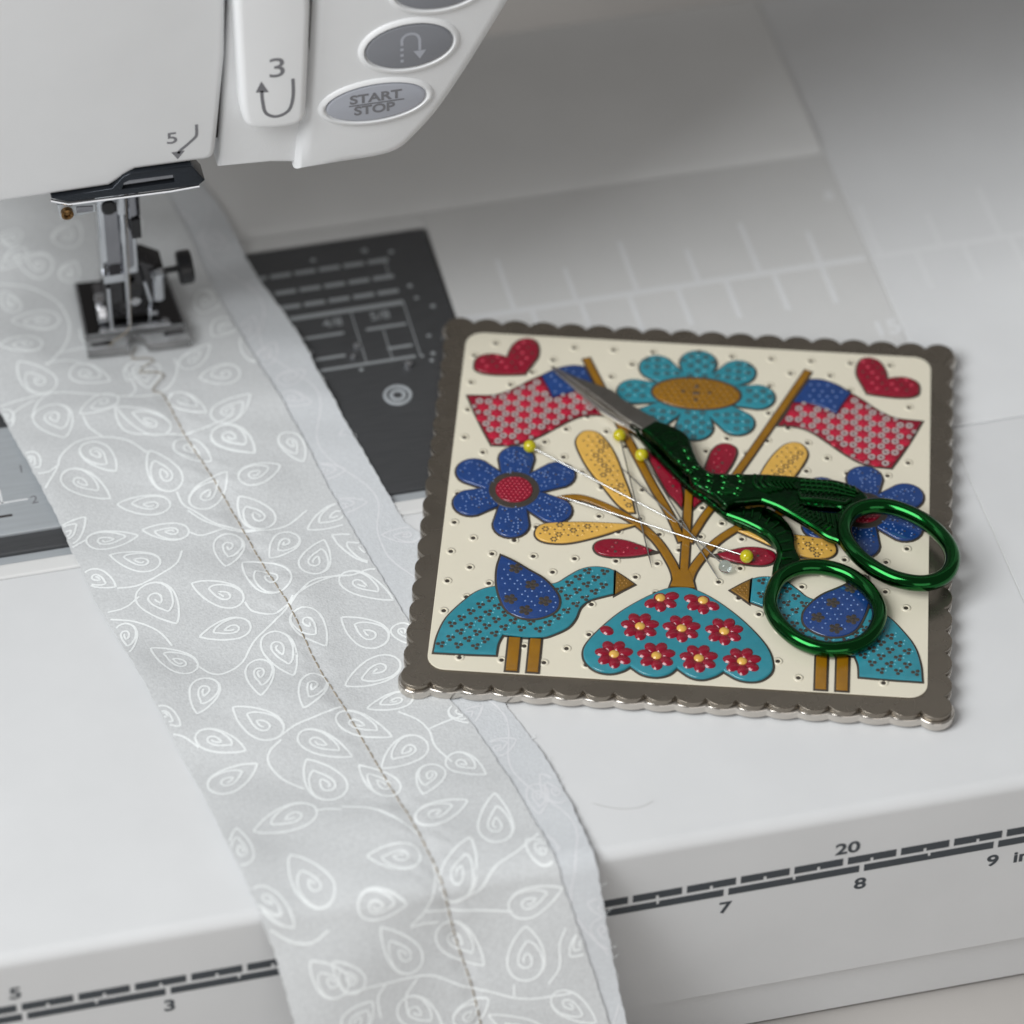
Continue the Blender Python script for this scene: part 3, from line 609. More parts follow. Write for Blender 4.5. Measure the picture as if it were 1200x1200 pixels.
for k in range(26):
    p = 190 - 9.4 * k; x = (interp(FFs, p) + interp(FRs, p)) / 2 + random.uniform(-3, 3); t = random.uniform(0, 6.28); l = random.uniform(6, 8)
    for n_, cv_ in enumerate(leaf_curve(x, p, x + l * math.cos(t), p + l * math.sin(t), 4.5, 1)):
        for run in split(cv_, on_under): ribbon(fpm, run, 0.34, ZU_, 0.20 + 0.014 * n_, 0.9, 0.1)
vn = [((interp(FFs, p) + interp(FRs, p)) / 2 + 2.6 * math.sin(p * 0.21), p) for p in [192 - 3 * k for k in range(80)]]
for run in split([(q.x, q.y) for q in spline(vn, 4)], on_under): ribbon(fpm, run, 0.3, ZU_, 0.192, 0.9, 0.1)
fpm.build('show_through_print', M['faintprint'], under, 60)
fr = MB()
for k in range(34):
    p = random.uniform(-25, 150); x = interp(FRs, p) - 0.2; l = random.uniform(0.5, 1.6); a = random.uniform(-1.0, 1.0)
    q = [fab(x, p, ZU_, 0.1, 0.9), fab(x + l * 0.5 * math.cos(a), p + l * 0.5 * math.sin(a), ZU_, 0.15, 0.9), fab(x + l * math.cos(a + 0.5), p + l * math.sin(a + 0.5), ZU_, random.uniform(0.05, 0.4), 0.9)]
    fr.tube(spline(q, 3), 0.035, 4)
stuff(fr.build('frayed_thread', M['leafprint'], under, 0))
# machine stitches: short stitches along the traced seam
P = [(q.x, q.y) for q in spline(FS, 24)]
acc = [0.0]
for a, b in zip(P, P[1:]): acc.append(acc[-1] + math.hypot(b[0] - a[0], b[1] - a[1]))
def at_len(s):
    for i in range(len(acc) - 1):
        if acc[i] <= s <= acc[i + 1]:
            t = (s - acc[i]) / max(acc[i + 1] - acc[i], 1e-9); return (P[i][0] + t * (P[i + 1][0] - P[i][0]), P[i][1] + t * (P[i + 1][1] - P[i][1]))
    return P[-1]
s = 0.0; st_me = []; k = 0
while s < acc[-1] - 2.0:
    a = at_len(s); b = at_len(s + 1.6); mb = MB()
    pts = []
    for t, h in ((0, -0.06), (0.15, 0.07), (0.5, 0.12), (0.85, 0.07), (1, -0.06)):
        pts.append(fab(a[0] + (b[0] - a[0]) * t, a[1] + (b[1] - a[1]) * t, ZT_, TH + h))
    mb.tube(pts, 0.14, 6); mb.build('stitch', M['thread'], fs_)
    s += 2.0
# loose thread between needle and seam
zz = [(q.x, q.y) for q in spline(FZ, 7)]
mb = MB(); pts = [(NX, NY - 0.45, 6.4), (NX - 1.2, NY - 0.9, 5.2), (NX - 3.6, NY - 1.2, 3.9), (NX - 4.6, NY - 2.2, 3.6)]
mb.tube(spline(pts, 6), 0.12, 6)
mb.tube([fab(x, p, ZT_, TH + 0.15 + 0.5 * abs(math.sin(i * 0.45))) for i, (x, p) in enumerate(zz)], 0.10, 6)
mb.tube([(NX + 0.1, NY - 0.5, 6.4), (NX + 0.5, NY - 0.62, 20), (NX + 0.7, NY - 1.1, 36), (NX + 0.9, NY - 6, 62)], 0.06, 6)
o = mb.build('sewing_thread', M['thread']); o['label'] = 'taupe sewing thread hanging from the needle and zigzagging in front of the foot'; o['category'] = 'thread'
mb = MB(); mb.tube(spline([(155.8, 12.4, .12), (158, 10.8, .35), (161, 9.8, .12), (164, 9.6, .1), (166.6, 10.4, .3)], 6), 0.03, 5)
o = mb.build('thread_scrap', M['whitethread']); o['label'] = 'tiny pale thread scrap lying on the white table right of the fabric'; o['category'] = 'thread scrap'

mb = MB(); mb.dome(193.6, 35.0, 0.0, 0.33, 0.2, 7, 0.22, 0.5)
o = mb.build('lint_speck', M['seam']); o['label'] = 'tiny dark lint speck on the white table in front of the tray'; o['category'] = 'lint'

# ------------------------------------------------------------------ decorated tray
TZ = 3.6; TC = (190.645, 77.4425, TZ); TA = -0.30704
tr = thing('decorated_tray', 'square scalloped metal needle tray with cream folk art picture of flags, birds and flowers', 'tray', TC, TA)
def scallop(half, notch, r):
    n = 18; st = 2 * half / n; out = []; sag = half - notch
    cr = half - (half - st) ; 
    edge = []
    for k in range(1, n - 1):                       # arcs on one side, from notch k to k + 1
        a = -half + st * k; c = a + st / 2
        R = ((st / 2) ** 2 + sag ** 2) / (2 * sag); h0 = math.asin(min(1, st / 2 / R))
        for j in range(7): t = -h0 + 2 * h0 * j / 7; edge.append((c + R * math.sin(t), notch - R * math.cos(h0) + R * math.cos(t)))
    edge.append((half - st, notch))
    for s_ in range(4):
        c, q = ((1, 0), (0, -1), (-1, 0), (0, 1))[s_]
        rot = lambda x, y: (x * c - y * -q * -1 if False else x * c + y * -q, x * q + y * c)
        out += [rot(x, y) for x, y in edge]
        cc = half - st * 0.53; R = math.hypot(half - st - cc, notch - cc)
        a0 = math.atan2(notch - cc, half - st - cc); a1 = math.pi / 2 - a0
        out += [rot(cc + R * math.cos(a0 + (a1 - a0) * j / 12), cc + R * math.sin(a0 + (a1 - a0) * j / 12)) for j in range(1, 12)]
    return out
slab('metal_face', scallop(50.1, 48.55, 3), -1.05, 1.05, 0.12, M['nickel'], tr, res=2, flat=True)
slab('clear_backing', scallop(50.12, 49.5, 3), -2.95, 1.88, 0.3, M['acrylic'], tr, res=2, flat=True)
CREAM_Z = 0.32
slab('cream_panel', rrect(-45.65, 45.65, -45.65, 45.65, 3.4), 0.02, CREAM_Z - 0.02, 0.14, M['cream'], tr, flat=True)
allshape = []
def motif(name, pl, m, h=0.5, off=0.36, bev=0.22, base=CREAM_Z, oh=0.16):
    allshape.append(pl)
    o = slab(name, pl, base - 0.1, h + 0.1, bev, m, tr)
    if off: slab('outline', pl, base - 0.12, oh + 0.12, 0.05, M['outline'], o, off=off, res=1)
    return o
def both(name, pl, m, **k): return [motif(name, pl, m, **k), motif(name, mirror(pl), m, **k)]
def studs(parent, name, pts, m, z, r, h, n=7, ry=None, rot=0.0):
    mb = MB()
    for x, y in pts: mb.dome(x, y, z, r, h, n, ry, rot)
    if mb.v: return stuff(mb.build(name, m, parent, 50))
def grid(pl, dx, dy, margin, jit=0.0, rot=0.0):
    xs = [p[0] for p in pl]; ys = [p[1] for p in pl]; out = []; j = 0
    cx, cy = sum(xs) / len(xs), sum(ys) / len(ys); R = max(max(xs) - min(xs), max(ys) - min(ys))
    nj = int(R / dy) + 2
    for j in range(-nj, nj):
        for i in range(-int(R / dx) - 2, int(R / dx) + 3):
            a = i * dx + (dx / 2 if j % 2 else 0); b = j * dy
            x = cx + a * math.cos(rot) - b * math.sin(rot) + random.uniform(-jit, jit); y = cy + a * math.sin(rot) + b * math.cos(rot) + random.uniform(-jit, jit)
            if inside((x, y), pl) and edge_dist((x, y), pl) > margin: out.append((x, y))
    return out
HZ = CREAM_Z + 0.5
# hearts
HEART = [(-43.28,35.27),(-43.21,37.37),(-42.13,38.65),(-40.28,39.23),(-38.36,38.97),(-36.98,38.39),(-36.87,40.01),(-36.22,42.17),(-35.14,43.67),(-33.52,44.3),(-32.05,43.72),(-31.3,41.88),(-31.27,39.43),(-32.06,37.26),(-33.36,34.23),(-35.6,33.9),(-38.89,33.63),(-41.51,33.82),(-42.84,34.48)]
HEART = sp2(HEART, 4, corners=(5, 14))
for pl, o in zip((HEART, mirror(HEART)), both('heart', HEART, M['red'])):
    g = grid(pl, 1.9, 1.5, 0.5)
    studs(o, 'heart_stud', g[::2], M['redbead'], HZ - 0.02, 0.42, 0.14); studs(o, 'heart_spot', g[1::2], M['outline'], HZ - 0.02, 0.34, 0.06, 6)
# flags
CANT = [(-22.02,37.15),(-24.41,37.21),(-27.43,35.99),(-30.06,33.88),(-28.54,30.62),(-27.51,27.86),(-25.11,29.25),(-22.1,30.44),(-19.12,30.56)]
STRP = [(-30.17,33.81),(-32.48,32.04),(-35.5,29.39),(-38.99,27.52),(-43.93,27.07),(-42.0,22.03),(-40.09,17.6),(-38.28,13.78),(-35.25,14.02),(-32.3,14.83),(-28.82,17.37),(-26.32,19.65),(-22.8,22.57),(-19.81,23.76),(-16.36,23.83),(-17.75,26.82),(-18.88,30.32),(-22.1,30.3),(-25.11,29.1),(-27.52,27.71),(-28.55,30.4)]
CANT = sp2(CANT, 5, corners=(0, 3, 5, 8)); STRP = sp2(STRP, 5, corners=(0, 4, 7, 14, 16, 19))
for side in (0, 1):
    pl = mirror(STRP) if side else STRP; o = motif('flag_field', pl, M['red'], h=0.3, off=0.36)
    red = []; rng = []
    sp = 1.78
    for j in range(-16, 17):
        for i in range(-16, 17):
            x = -30 + sp * (i + 0.5 * (j % 2)); y = 24 + sp * 0.866 * j
            if side: x = -x
            if not inside((x, y), pl): continue
            d = edge_dist((x, y), pl)
            col = ((i - (j // 2)) + 2 * j * 1 - (0)) % 3 if True else 0
            (red if col == 0 else rng).append((x, y, min(1, d / 0.85)))
    mb = MB()
    for x, y, k in red:
        if k > 0.3: mb.dome(x, y, CREAM_Z + 0.27, 1.2 * max(k, .6), 0.28, 10)
    stuff(mb.build('red_stud', M['flagred'], o, 50))
    mb = MB()
    for x, y, k in rng:
        if k > 0.25: mb.annulus(x, y, CREAM_Z + 0.28, 0.34 * max(k, .6), 0.74 * max(k, .6), 0.16, 12)
    stuff(mb.build('ring_stud', M['ring'], o, 50))
    studs(o, 'ring_spot', [(x, y) for x, y, k in rng], M['outline'], CREAM_Z + 0.29, 0.3, 0.05, 7)
    pl = mirror(CANT) if side else CANT; o = motif('flag_canton', pl, M['blue'], h=0.46)
    studs(o, 'canton_stud', grid(pl, 1.7, 1.5, 0.6, 0.25), M['bead'], HZ - 0.06, 0.26, 0.12)
# poles and stems
def strip(name, pts, wd, m, mir=True, h=0.42, wd1=None, off=0.3):
    P = spline(pts, 6); L = []; Rr = []
    for i, p in enumerate(P):
        a = P[max(i - 1, 0)]; b = P[min(i + 1, len(P) - 1)]; t = (b - a).normalized(); q = Vector((-t.y, t.x, 0)); k = i / (len(P) - 1)
        wv = (wd + ((wd1 or wd) - wd) * k) / 2; L.append((p.x + q.x * wv, p.y + q.y * wv)); Rr.append((p.x - q.x * wv, p.y - q.y * wv))
    pl = L + Rr[::-1]
    o = [motif(name, pl, m, h=h, off=off, bev=0.2)]
    if mir: o.append(motif(name, mirror(pl), m, h=h + 0.012, off=off, bev=0.2, oh=0.15))
    return o
strip('flag_pole', [(-21.7, 39.6), (-14, 21.4), (-7.55, 6.6), (-5.0, 1.2), (-3.2, -2.6), (-1.8, -6.2), (-0.7, -9.4)], 1.35, M['gold'])
strip('flower_stem', [(-25.6, -0.6), (-23.0, 0.5), (-19.9, 0.6), (-15.6, -1.2), (-10.4, -4.4), (-7.6, -6.9), (-5.1, -10.0), (-2.9, -14.0), (-1.5, -17.4), (-0.9, -20.8)], 1.2, M['gold'], wd1=1.7)
strip('flower_stem', [(0, 7.0), (0.05, -1.7), (0.1, -10), (0.1, -20.9)], 1.5, M['gold'], False, h=0.47)
motif('stem_base', [(-2.3, -21.4), (-1.7, -18.6), (-0.9, -16.8), (0, -17.6), (0.9, -16.8), (1.7, -18.6), (2.3, -21.4)], M['gold'], h=0.52)
# large round flower
BC = (0.2, 31.0)
def capsule(cx, cy, tx, ty, w0, w1, inner):
    d = Vector((tx - cx, ty - cy)); L = d.length; a = d / L; b = Vector((-a.y, a.x)); o = []
    s0 = inner
    o.append(Vector((cx, cy)) + a * s0 + b * w0); o.append(Vector((cx, cy)) + a * (L - w1) * 0.75 + b * (w0 * .35 + w1 * .65))
    for k in range(11):
        t = math.pi / 2 - math.pi * k / 10; o.append(Vector((cx, cy)) + a * (L - w1 + w1 * math.cos(t)) + b * w1 * math.sin(t))
    o.append(Vector((cx, cy)) + a * (L - w1) * 0.75 - b * (w0 * .35 + w1 * .65)); o.append(Vector((cx, cy)) + a * s0 - b * w0)
    return [tuple(v) for v in o][::-1]
for i, (tx, ty, wv) in enumerate([(0.2, 43.5, 3.45), (-10.3, 40.3, 3.2), (-15.1, 30.9, 3.2), (-10.6, 21.4, 3.2), (0.3, 18.3, 3.5), (10.9, 21.5, 3.2), (15.4, 31.4, 3.2), (10.6, 40.2, 3.2)]):
    pl = capsule(BC[0], BC[1], tx, ty, 2.0, wv + .1, 2.5)
    o = motif('teal_petal', pl, M['teal'], h=0.5 + 0.008 * (i % 3), oh=0.16 + 0.004 * (i % 4))
    g = [q for q in grid(pl, 2.7, 1.45, 0.4, 0.0, math.atan2(ty - BC[1], tx - BC[0])) if ((q[0] - BC[0]) / 9.6) ** 2 + ((q[1] - BC[1]) / 5.2) ** 2 > 1]
    fl = []
    for x, y in g:
        for k in range(5): fl.append((x + 0.42 * math.cos(k * 1.257), y + 0.42 * math.sin(k * 1.257)))
    studs(o, 'petal_spot', fl, M['outline'], HZ - 0.01, 0.27, 0.07, 5)
    studs(o, 'petal_bead', [(x + 1.3, y + 0.1) for x, y in g if inside((x + 1.3, y + 0.1), pl) and edge_dist((x + 1.3, y + .1), pl) > .4], M['tealbead'], HZ - 0.01, 0.3, 0.13)
pl = ell(BC[0], BC[1], 8.5, 4.35, 40)
o = motif('flower_centre', pl, M['gold'], h=0.66, off=0.42, oh=0.56)
studs(o, 'centre_stud', grid(pl, 1.35, 1.2, 0.5), M['darkgold'], CREAM_Z + 0.63, 0.42, 0.16)
studs(o, 'centre_spot', [(BC[0] + a, BC[1] + b) for a, b in ((-2.6, 0.2), (2.6, 0.2), (0, 1.9), (0, -1.9), (-0.3, 0), (.3, 0))], M['outline'], CREAM_Z + 0.63, 0.5, 0.2)
# two blue flowers
for sd in (-1, 1):
    bx, by = 33.05 * sd, 1.4
    for i, (tx, ty) in enumerate([(-33.3, 13.6), (-22.3, 8.3), (-22.2, -4.9), (-32.9, -11.0), (-44.0, -3.9), (-44.0, 7.8)]):
        tx = tx if sd < 0 else -tx
        pl = capsule(bx, by, tx, ty, 2.3, 3.4, 2.5)
        o = motif('blue_petal', pl, M['blue'], h=0.56 + 0.008 * (i % 3), bev=0.3, oh=0.16 + 0.004 * (i % 4))
        d = math.atan2(ty - by, tx - bx); g = []
        for k in range(44):
            u = random.uniform(4.5, 11.6); v = random.choice((-1.0, 1.0)) * random.uniform(0.3, 2.2)
            q = (bx + u * math.cos(d) - v * math.sin(d), by + u * math.sin(d) + v * math.cos(d))
            if inside(q, pl) and edge_dist(q, pl) > 0.6 and all(math.hypot(q[0] - r[0], q[1] - r[1]) > 0.55 for r in g): g.append(q)
        studs(o, 'petal_bead', g, M['bead'], HZ + 0.05, 0.19, 0.16, 6)
        studs(o, 'petal_spot', [(x + 0.45, y - 0.3) for x, y in g[::4]], M['outline'], HZ + 0.05, 0.24, 0.05, 6)
    o = motif('centre_ring', ell(bx, by, 4.9, 4.95, 32), M['outline'], h=0.62, off=0.1, oh=0.5)
    pl = ell(bx, by, 3.55, 3.5, 30); o = motif('flower_centre', pl, M['red'], h=0.85, off=None)
    studs(o, 'centre_stud', grid(pl, 0.85, 0.74, 0.3), M['redbead'], CREAM_Z + 0.83, 0.2, 0.12, 6)
# leaves
YL_ = [(-22.13,15.49),(-21.59,17.89),(-20.26,19.01),(-18.13,18.52),(-16.12,15.99),(-14.27,12.12),(-12.59,6.94),(-10.92,1.81),(-10.0,-2.36),(-11.14,-2.46),(-13.32,-0.35),(-15.83,3.37),(-18.36,7.12),(-20.45,10.94)]
HL_ = [(-28.25,-9.71),(-27.71,-7.73),(-25.72,-6.72),(-21.2,-6.09),(-16.65,-5.84),(-9.59,-5.77),(-12.91,-7.47),(-16.44,-9.37),(-21.31,-11.38),(-24.92,-11.81),(-27.23,-11.23)]
for src in (sp2(YL_, 4, corners=(8, 9)), sp2(HL_, 4, corners=(5,))):
    for pl, o in zip((src, mirror(src)), both('yellow_leaf', src, M['yellow'])):
        g = grid(pl, 1.75, 1.3, 0.7); ft = []
        for n_, (x, y) in enumerate(g):
            if n_ % 3 == 0:
                ft += [(x + 0.5 * math.cos(k * 1.047), y + 0.5 * math.sin(k * 1.047)) for k in range(6)]
            else: ft.append((x, y))
        studs(o, 'leaf_spot', ft, M['outline'], HZ - 0.01, 0.25, 0.06, 5)
        studs(o, 'leaf_bead', [(x + 1.0, y + 0.5) for x, y in g if inside((x + 1.0, y + 0.5), pl) and edge_dist((x + 1.0, y + .5), pl) > .5], M['yellow'], HZ - 0.01, 0.35, 0.15)
RL_ = sp2([(-17.03,-12.31),(-16.35,-10.84),(-14.13,-10.02),(-11.39,-10.11),(-8.61,-11.1),(-6.0,-12.3),(-7.14,-13.28),(-10.26,-14.18),(-13.86,-14.48),(-16.17,-13.84)], 4, corners=(5,))
UL_ = sp2([(-3.18,12.4),(-3.87,15.29),(-5.1,17.19),(-6.72,17.66),(-8.23,16.84),(-8.62,15.21),(-7.91,12.33),(-6.73,9.41),(-4.04,3.6),(-2.51,1.62),(-1.14,-0.34),(-0.95,1.49),(-1.4,4.77),(-2.51,9.06)], 4, corners=(10,))
for src in (RL_, UL_):
    for pl, o in zip((src, mirror(src)), both('red_leaf', src, M['red'])):
        g = grid(pl, 1.5, 1.2, 0.6, 0.1)
        studs(o, 'leaf_bead', g[::2], M['redbead'], HZ - 0.01, 0.22, 0.12, 6); studs(o, 'leaf_spot', g[1::3], M['outline'], HZ - 0.01, 0.36, 0.06, 6)
both('leaf_tip', [(-6.6, -12.0), (-4.5, -12.6), (-6.5, -13.3)], M['outline'], h=0.3, off=0.15, bev=0.1)
# birds
BODY = [(-44.57,-41.74),(-44.24,-37.62),(-43.03,-33.06),(-40.6,-29.02),(-38.08,-25.91),(-35.43,-24.4),(-32.23,-23.81),(-27.62,-23.43),(-23.52,-22.44),(-21.33,-20.44),(-19.14,-18.49),(-16.87,-17.59),(-14.54,-17.66),(-12.88,-18.3),(-12.68,-24.13),(-14.57,-24.93),(-16.81,-26.08),(-18.52,-28.15),(-19.26,-31.09),(-20.48,-33.43),(-22.66,-35.19),(-24.87,-36.33),(-28.51,-36.63),(-32.3,-36.3),(-33.0,-38.6),(-33.18,-41.49),(-38.64,-41.69)]
BODY = sp2(BODY, 4, corners=(0, 13, 14, 23, 25))
WING = sp2([(-34.19,-16.28),(-31.76,-17.58),(-28.82,-19.63),(-25.89,-21.66),(-23.62,-24.39),(-22.53,-26.88),(-22.81,-29.47),(-24.54,-31.21),(-27.0,-32.18),(-29.77,-31.97),(-32.2,-30.25),(-33.59,-27.15),(-34.49,-23.35),(-34.65,-19.46)], 4, corners=(0,))
BEAK = [(-12.5, -18.5), (-10.94, -19.7), (-8.99, -21.4), (-10.98, -23.05), (-12.4, -24.3)]
for sd in (0, 1):
    f_ = mirror if sd else (lambda q: q)
    for x0, x1 in ((-31.15, -29.0), (-27.25, -25.2)):
        motif('bird_leg', f_([(x0, -45.15), (x1, -45.15), (x1, -36.8), (x0, -36.8)]), M['gold'], h=0.4, off=0.35)
    pl = f_(BODY); o = motif('bird_body', pl, M['teal'])
    wpl = f_(WING); sp_ = []
    for n_, (x, y) in enumerate(grid(pl, 3.2, 1.75, 0.8)):
        if inside((x, y), wpl): continue
        r_ = 0.0 if n_ % 2 else 0.5
        sp_ += [(x + 0.52 * math.cos(a), y + 0.52 * math.sin(a)) for a in (r_ + 0.4, r_ + 2.5, r_ + 4.6)]
    studs(o, 'body_spot', sp_, M['outline'], HZ - 0.01, 0.46, 0.06, 6)
    studs(o, 'body_bead', [(x + 0.75, y + 0.55) for x, y in sp_[::2] if inside((x + .75, y + .55), pl) and edge_dist((x + .75, y + .55), pl) > .4], M['tealbead'], HZ - 0.01, 0.22, 0.12, 6)
    o = motif('bird_beak', f_(BEAK), M['darkgold'], h=0.45)
    studs(o, 'beak_bead', grid(f_(BEAK), 0.8, 0.7, 0.4), M['gold'], CREAM_Z + 0.43, 0.24, 0.14, 6)
    o = motif('bird_wing', wpl, M['blue'], h=0.75, bev=0.3, oh=0.62)
    sp_ = []
    for x, y in ((-31.2, -19.6), (-27.9, -23.6), (-25.2, -27.6), (-31.6, -27.6), (-28.6, -30.2)):
        x = -x if sd else x
        sp_ += [(x + 0.85 * math.cos(k * 1.257), y + 0.85 * math.sin(k * 1.257)) for k in range(5)] + [(x, y)]
    studs(o, 'wing_flower', sp_, M['outline'], CREAM_Z + 0.74, 0.55, 0.07, 7)
    studs(o, 'wing_bead', [q for q in grid(wpl, 1.5, 1.3, 0.7, 0.25) if min(math.hypot(q[0] - a[0], q[1] - a[1]) for a in sp_) > 0.8], M['bead'], CREAM_Z + 0.74, 0.22, 0.14, 6)
# urn with blossoms
URN = [(0.18,-21.63),(2.17,-21.93),(5.9,-24.15),(9.99,-27.71),(13.41,-31.53),(16.16,-35.6),(17.3,-39.09),(17.18,-41.78),(15.46,-43.79),(13.22,-44.33),(10.94,-43.86),(8.5,-42.2),(7.04,-43.51),(4.82,-44.5),(2.53,-44.11),(0.0,-42.1),(-1.37,-43.76),(-3.6,-44.6),(-6.22,-44.16),(-8.5,-42.4),(-9.82,-43.57),(-12.04,-44.42),(-14.66,-43.97),(-16.74,-41.91),(-17.3,-39.26),(-16.42,-36.49),(-14.04,-32.67),(-10.99,-28.77),(-7.23,-25.24),(-3.74,-22.65),(-1.9,-21.9)]
URN = sp2(URN, 4, corners=(11, 15, 19)); motif('urn', URN, M['teal'], h=0.6, bev=0.3)
pet_me = None
def blossom(cx, cy, rot, keep=None):
    z = CREAM_Z + 0.58; o = None
    for k in range(7):
        a = rot + k * 2 * math.pi / 7; x, y = cx + 2.2 * math.cos(a), cy + 2.2 * math.sin(a)
        if not inside((x, y), URN) or edge_dist((x, y), URN) < 0.9: continue
        mb = MB(); mb.dome(0, 0, 0, 1.45, 0.5, 12, 1.12, 0)
        if o is None:
            mb2 = MB(); mb2.dome(x, y, z - 0.05, 0.9, 0.2, 10) if not inside((cx, cy), URN) else mb2.dome(cx, cy, z - 0.05, 1.5, 0.2, 10); o = mb2.build('blossom', M['red'], tr, 50)
        global pet_me
        if pet_me is None: p = mb.build('petal', M['red'], o, 60); pet_me = p.data
        else: p = bpy.data.objects.new('petal', pet_me); C.objects.link(p); p.parent = o
        p.location = Vector((x, y, z)) * S; p.rotation_euler = (0, 0, a)
    if o is not None and inside((cx, cy), URN) and edge_dist((cx, cy), URN) > 0.8:
        mb = MB(); mb.dome(cx, cy, z + 0.1, 0.95, 0.42, 12); mb.build('blossom_centre', M['yellow'], o, 60)
for i, (x, y) in enumerate([(-3.95, -24.9), (3.95, -24.9), (-7.3, -32.45), (0.35, -32.35), (8.2, -32.45), (-11.65, -39.9), (-3.92, -39.65), (3.85, -39.65), (11.75, -39.75)]):
    blossom(x, y, 0.3 + 0.9 * i)
for x, y, r in ((-15.0, -32.6, 0.2), (15.9, -32.6, 2.9), (19.0, -39.6, 3.14), (-19.2, -39.2, 0.0)): blossom(x, y, r)
# recessed look dots on the cream ground, on the lattice of the real print
mb = MB(); rimb = MB()
outl = allshape
for j in range(-12, 13):
    for i in range(-13, 13):
        if (i + j) % 2 == 0: continue
        x = -1.1 + 3.87 * (i + 0) ; y = 0.06 + 3.87 * j
        if abs(x) > 44.6 or abs(y) > 44.6: continue
        if any(inside((x, y), pl) or edge_dist((x, y), pl) < 0.15 for pl in outl if abs(pl[0][0] - x) < 40): continue
        mb.dome(x, y, CREAM_Z - 0.02, 0.54, 0.05, 9); rimb.annulus(x, y, CREAM_Z - 0.03, 0.56, 0.95, 0.15, 12)
stuff(mb.build('polka_dot', M['outline'], tr, 0)); stuff(rimb.build('dot_rim', M['cream'], tr, 80))

# ------------------------------------------------------------------ stork embroidery scissors
sc = thing('stork_scissors', 'green metallic stork shaped embroidery scissors with grey blades lying across the tray', 'scissors', TC, TA)
slab('blade', sp2([(-28.35,34.8),(-24.7,32.55),(-20.14,30.5),(-16.17,28.7),(-14.38,26.8),(-10.94,24.0),(-6.6,20.9),(-9.6,18.3),(-13.55,21.47),(-17.63,25.42),(-22.3,29.58),(-26.41,33.18)], 4, corners=(0, 6, 7)), 1.9, 0.8, 0.15, M['steel'], sc)
slab('blade', sp2([(-28.2,34.7),(-22.0,29.9),(-17.3,25.7),(-13.2,22.0),(-8.6,18.6),(-9.9,17.2),(-12.9,19.7),(-15.9,21.9),(-18.9,24.4),(-24.0,30.1)], 4, corners=(0, 4, 5)), 0.95, 0.85, 0.18, M['bladeedge'], sc)
# upper half: head, neck, body, tail
BTOP = [(-9.8, 17.2), (-7.3, 19.8), (-4.3, 18.7), (-1.6, 17.0), (-0.5, 15.4), (0.3, 12.6), (1.4, 9.45), (2.8, 7.25), (4.8, 6.25), (8.3, 6.3), (13.1, 6.7), (16.7, 6.75), (20.6, 6.6), (24.5, 6.35), (28.0, 6.2), (32.0, 4.4), (34.0, 1.6), (32.4, -1.0), (31.0, -4.4), (30.2, -8.0), (28.6, -9.6),
        (26.4, -9.2), (23.7, -6.9), (19.5, -3.75), (16.6, -1.7), (14.4, -0.4), (11.2, -0.9), (8.6, -1.5), (7.0, -2.5), (4.7, -0.1), (2.4, 1.6), (0.4, 3.3), (-0.8, 6.8), (-3.2, 9.1), (-6.6, 13.5)]
body = slab('body', [sp2(BTOP, 4, corners=(0, 1)), sp2([(21.2, -1.0), (24.5, -1.2), (28.5, -1.3), (28.1, -2.4), (25.4, -2.5), (22.6, -2.0)][::-1], 4)], 1.9, 2.2, 0.85, M['castgreen'], sc, res=5)
mb = MB(); mb.annulus(-4.1, 14.7, 4.06, 1.35, 1.65, 0.18, 24); mb.build('eye', M['green'], body)
mb = MB()
def drop(x, y, z, l, wd, h, rot): mb.dome(x, y, z - 0.1, l, h, 12, wd, rot)
for x, y in [(-1.32, 11.58), (-2.29, 8.6), (1.0, 7.0), (3.7, 5.1), (-0.2, 6.06), (6.41, 5.0), (1.3, 3.9), (3.88, 3.5), (6.81, 3.3), (9.8, 3.9), (3.6, 1.8), (5.9, 0.6), (6.6, 1.8), (9.4, 2.0), (8.9, 0.5), (-0.5, 9.6), (9.4, 5.3)]:
    drop(x, y, 4.02, 1.05, 0.6, 0.75, -0.9 if y > 7 else -0.25)
mb.build('feather', M['green'], body, 60)
mb = MB()
for k in range(3):                                        # curled wing
    mb.tube(spline([(12.3 + 1.3 * k, 5.9 - 0.7 * k), (12.2 + 1.3 * k, 3.8), (13.4 + 1.3 * k, 2.0 + .3 * k), (15.4 + 1.0 * k, 1.4 + .4 * k)], 5) if False else [(v.x, v.y, 4.08) for v in spline([(12.3 + 1.3 * k, 5.9 - 0.5 * k), (12.1 + 1.3 * k, 3.8), (13.3 + 1.3 * k, 2.2 + .3 * k), (15.6 + 1.0 * k, 1.5 + .4 * k)], 5)], 0.42, 8)
for k in range(7):
    x = 15.2 + 0.8 * k; mb.tube([(x, 5.8 - 0.06 * k, 4.08), (x - 0.9, 4.3, 4.12), (x + 0.3, 2.6, 4.1)], 0.36, 7)
for k in range(10):
    x = 21.6 + 1.05 * k; y1 = 5.7 - 0.04 * k ** 1.6; mb.tube([(x, y1, 4.06), (x + 0.7, 1.8 if k < 8 else 2.6, 4.1)], 0.3, 7)
for k in range(3):
    mb.tube([(21.0, 5.0 - 1.15 * k, 4.08), (27, 4.9 - 1.15 * k, 4.08), (31.4, 3.2 - 0.8 * k, 4.08)], 0.3, 7)
mb.build('wing_rib', M['green'], body)
mb = MB()
mb.tube([(20.8, 1.7, 4.05), (21.2, 0.1, 4.2), (25.5, -0.1, 4.25), (29.6, -0.5, 4.1), (30.4, 0.6, 4.0)], 0.5, 8)
for k in range(13): mb.tube([(21.3 + 0.7 * k, 0.55 - .04 * k, 4.3), (21.5 + 0.7 * k, 1.3 - .04 * k, 4.1)], 0.2, 5)
mb.build('wing_edge', M['green'], body)
mb = MB()                                                  # ridged leg running to the upper ring
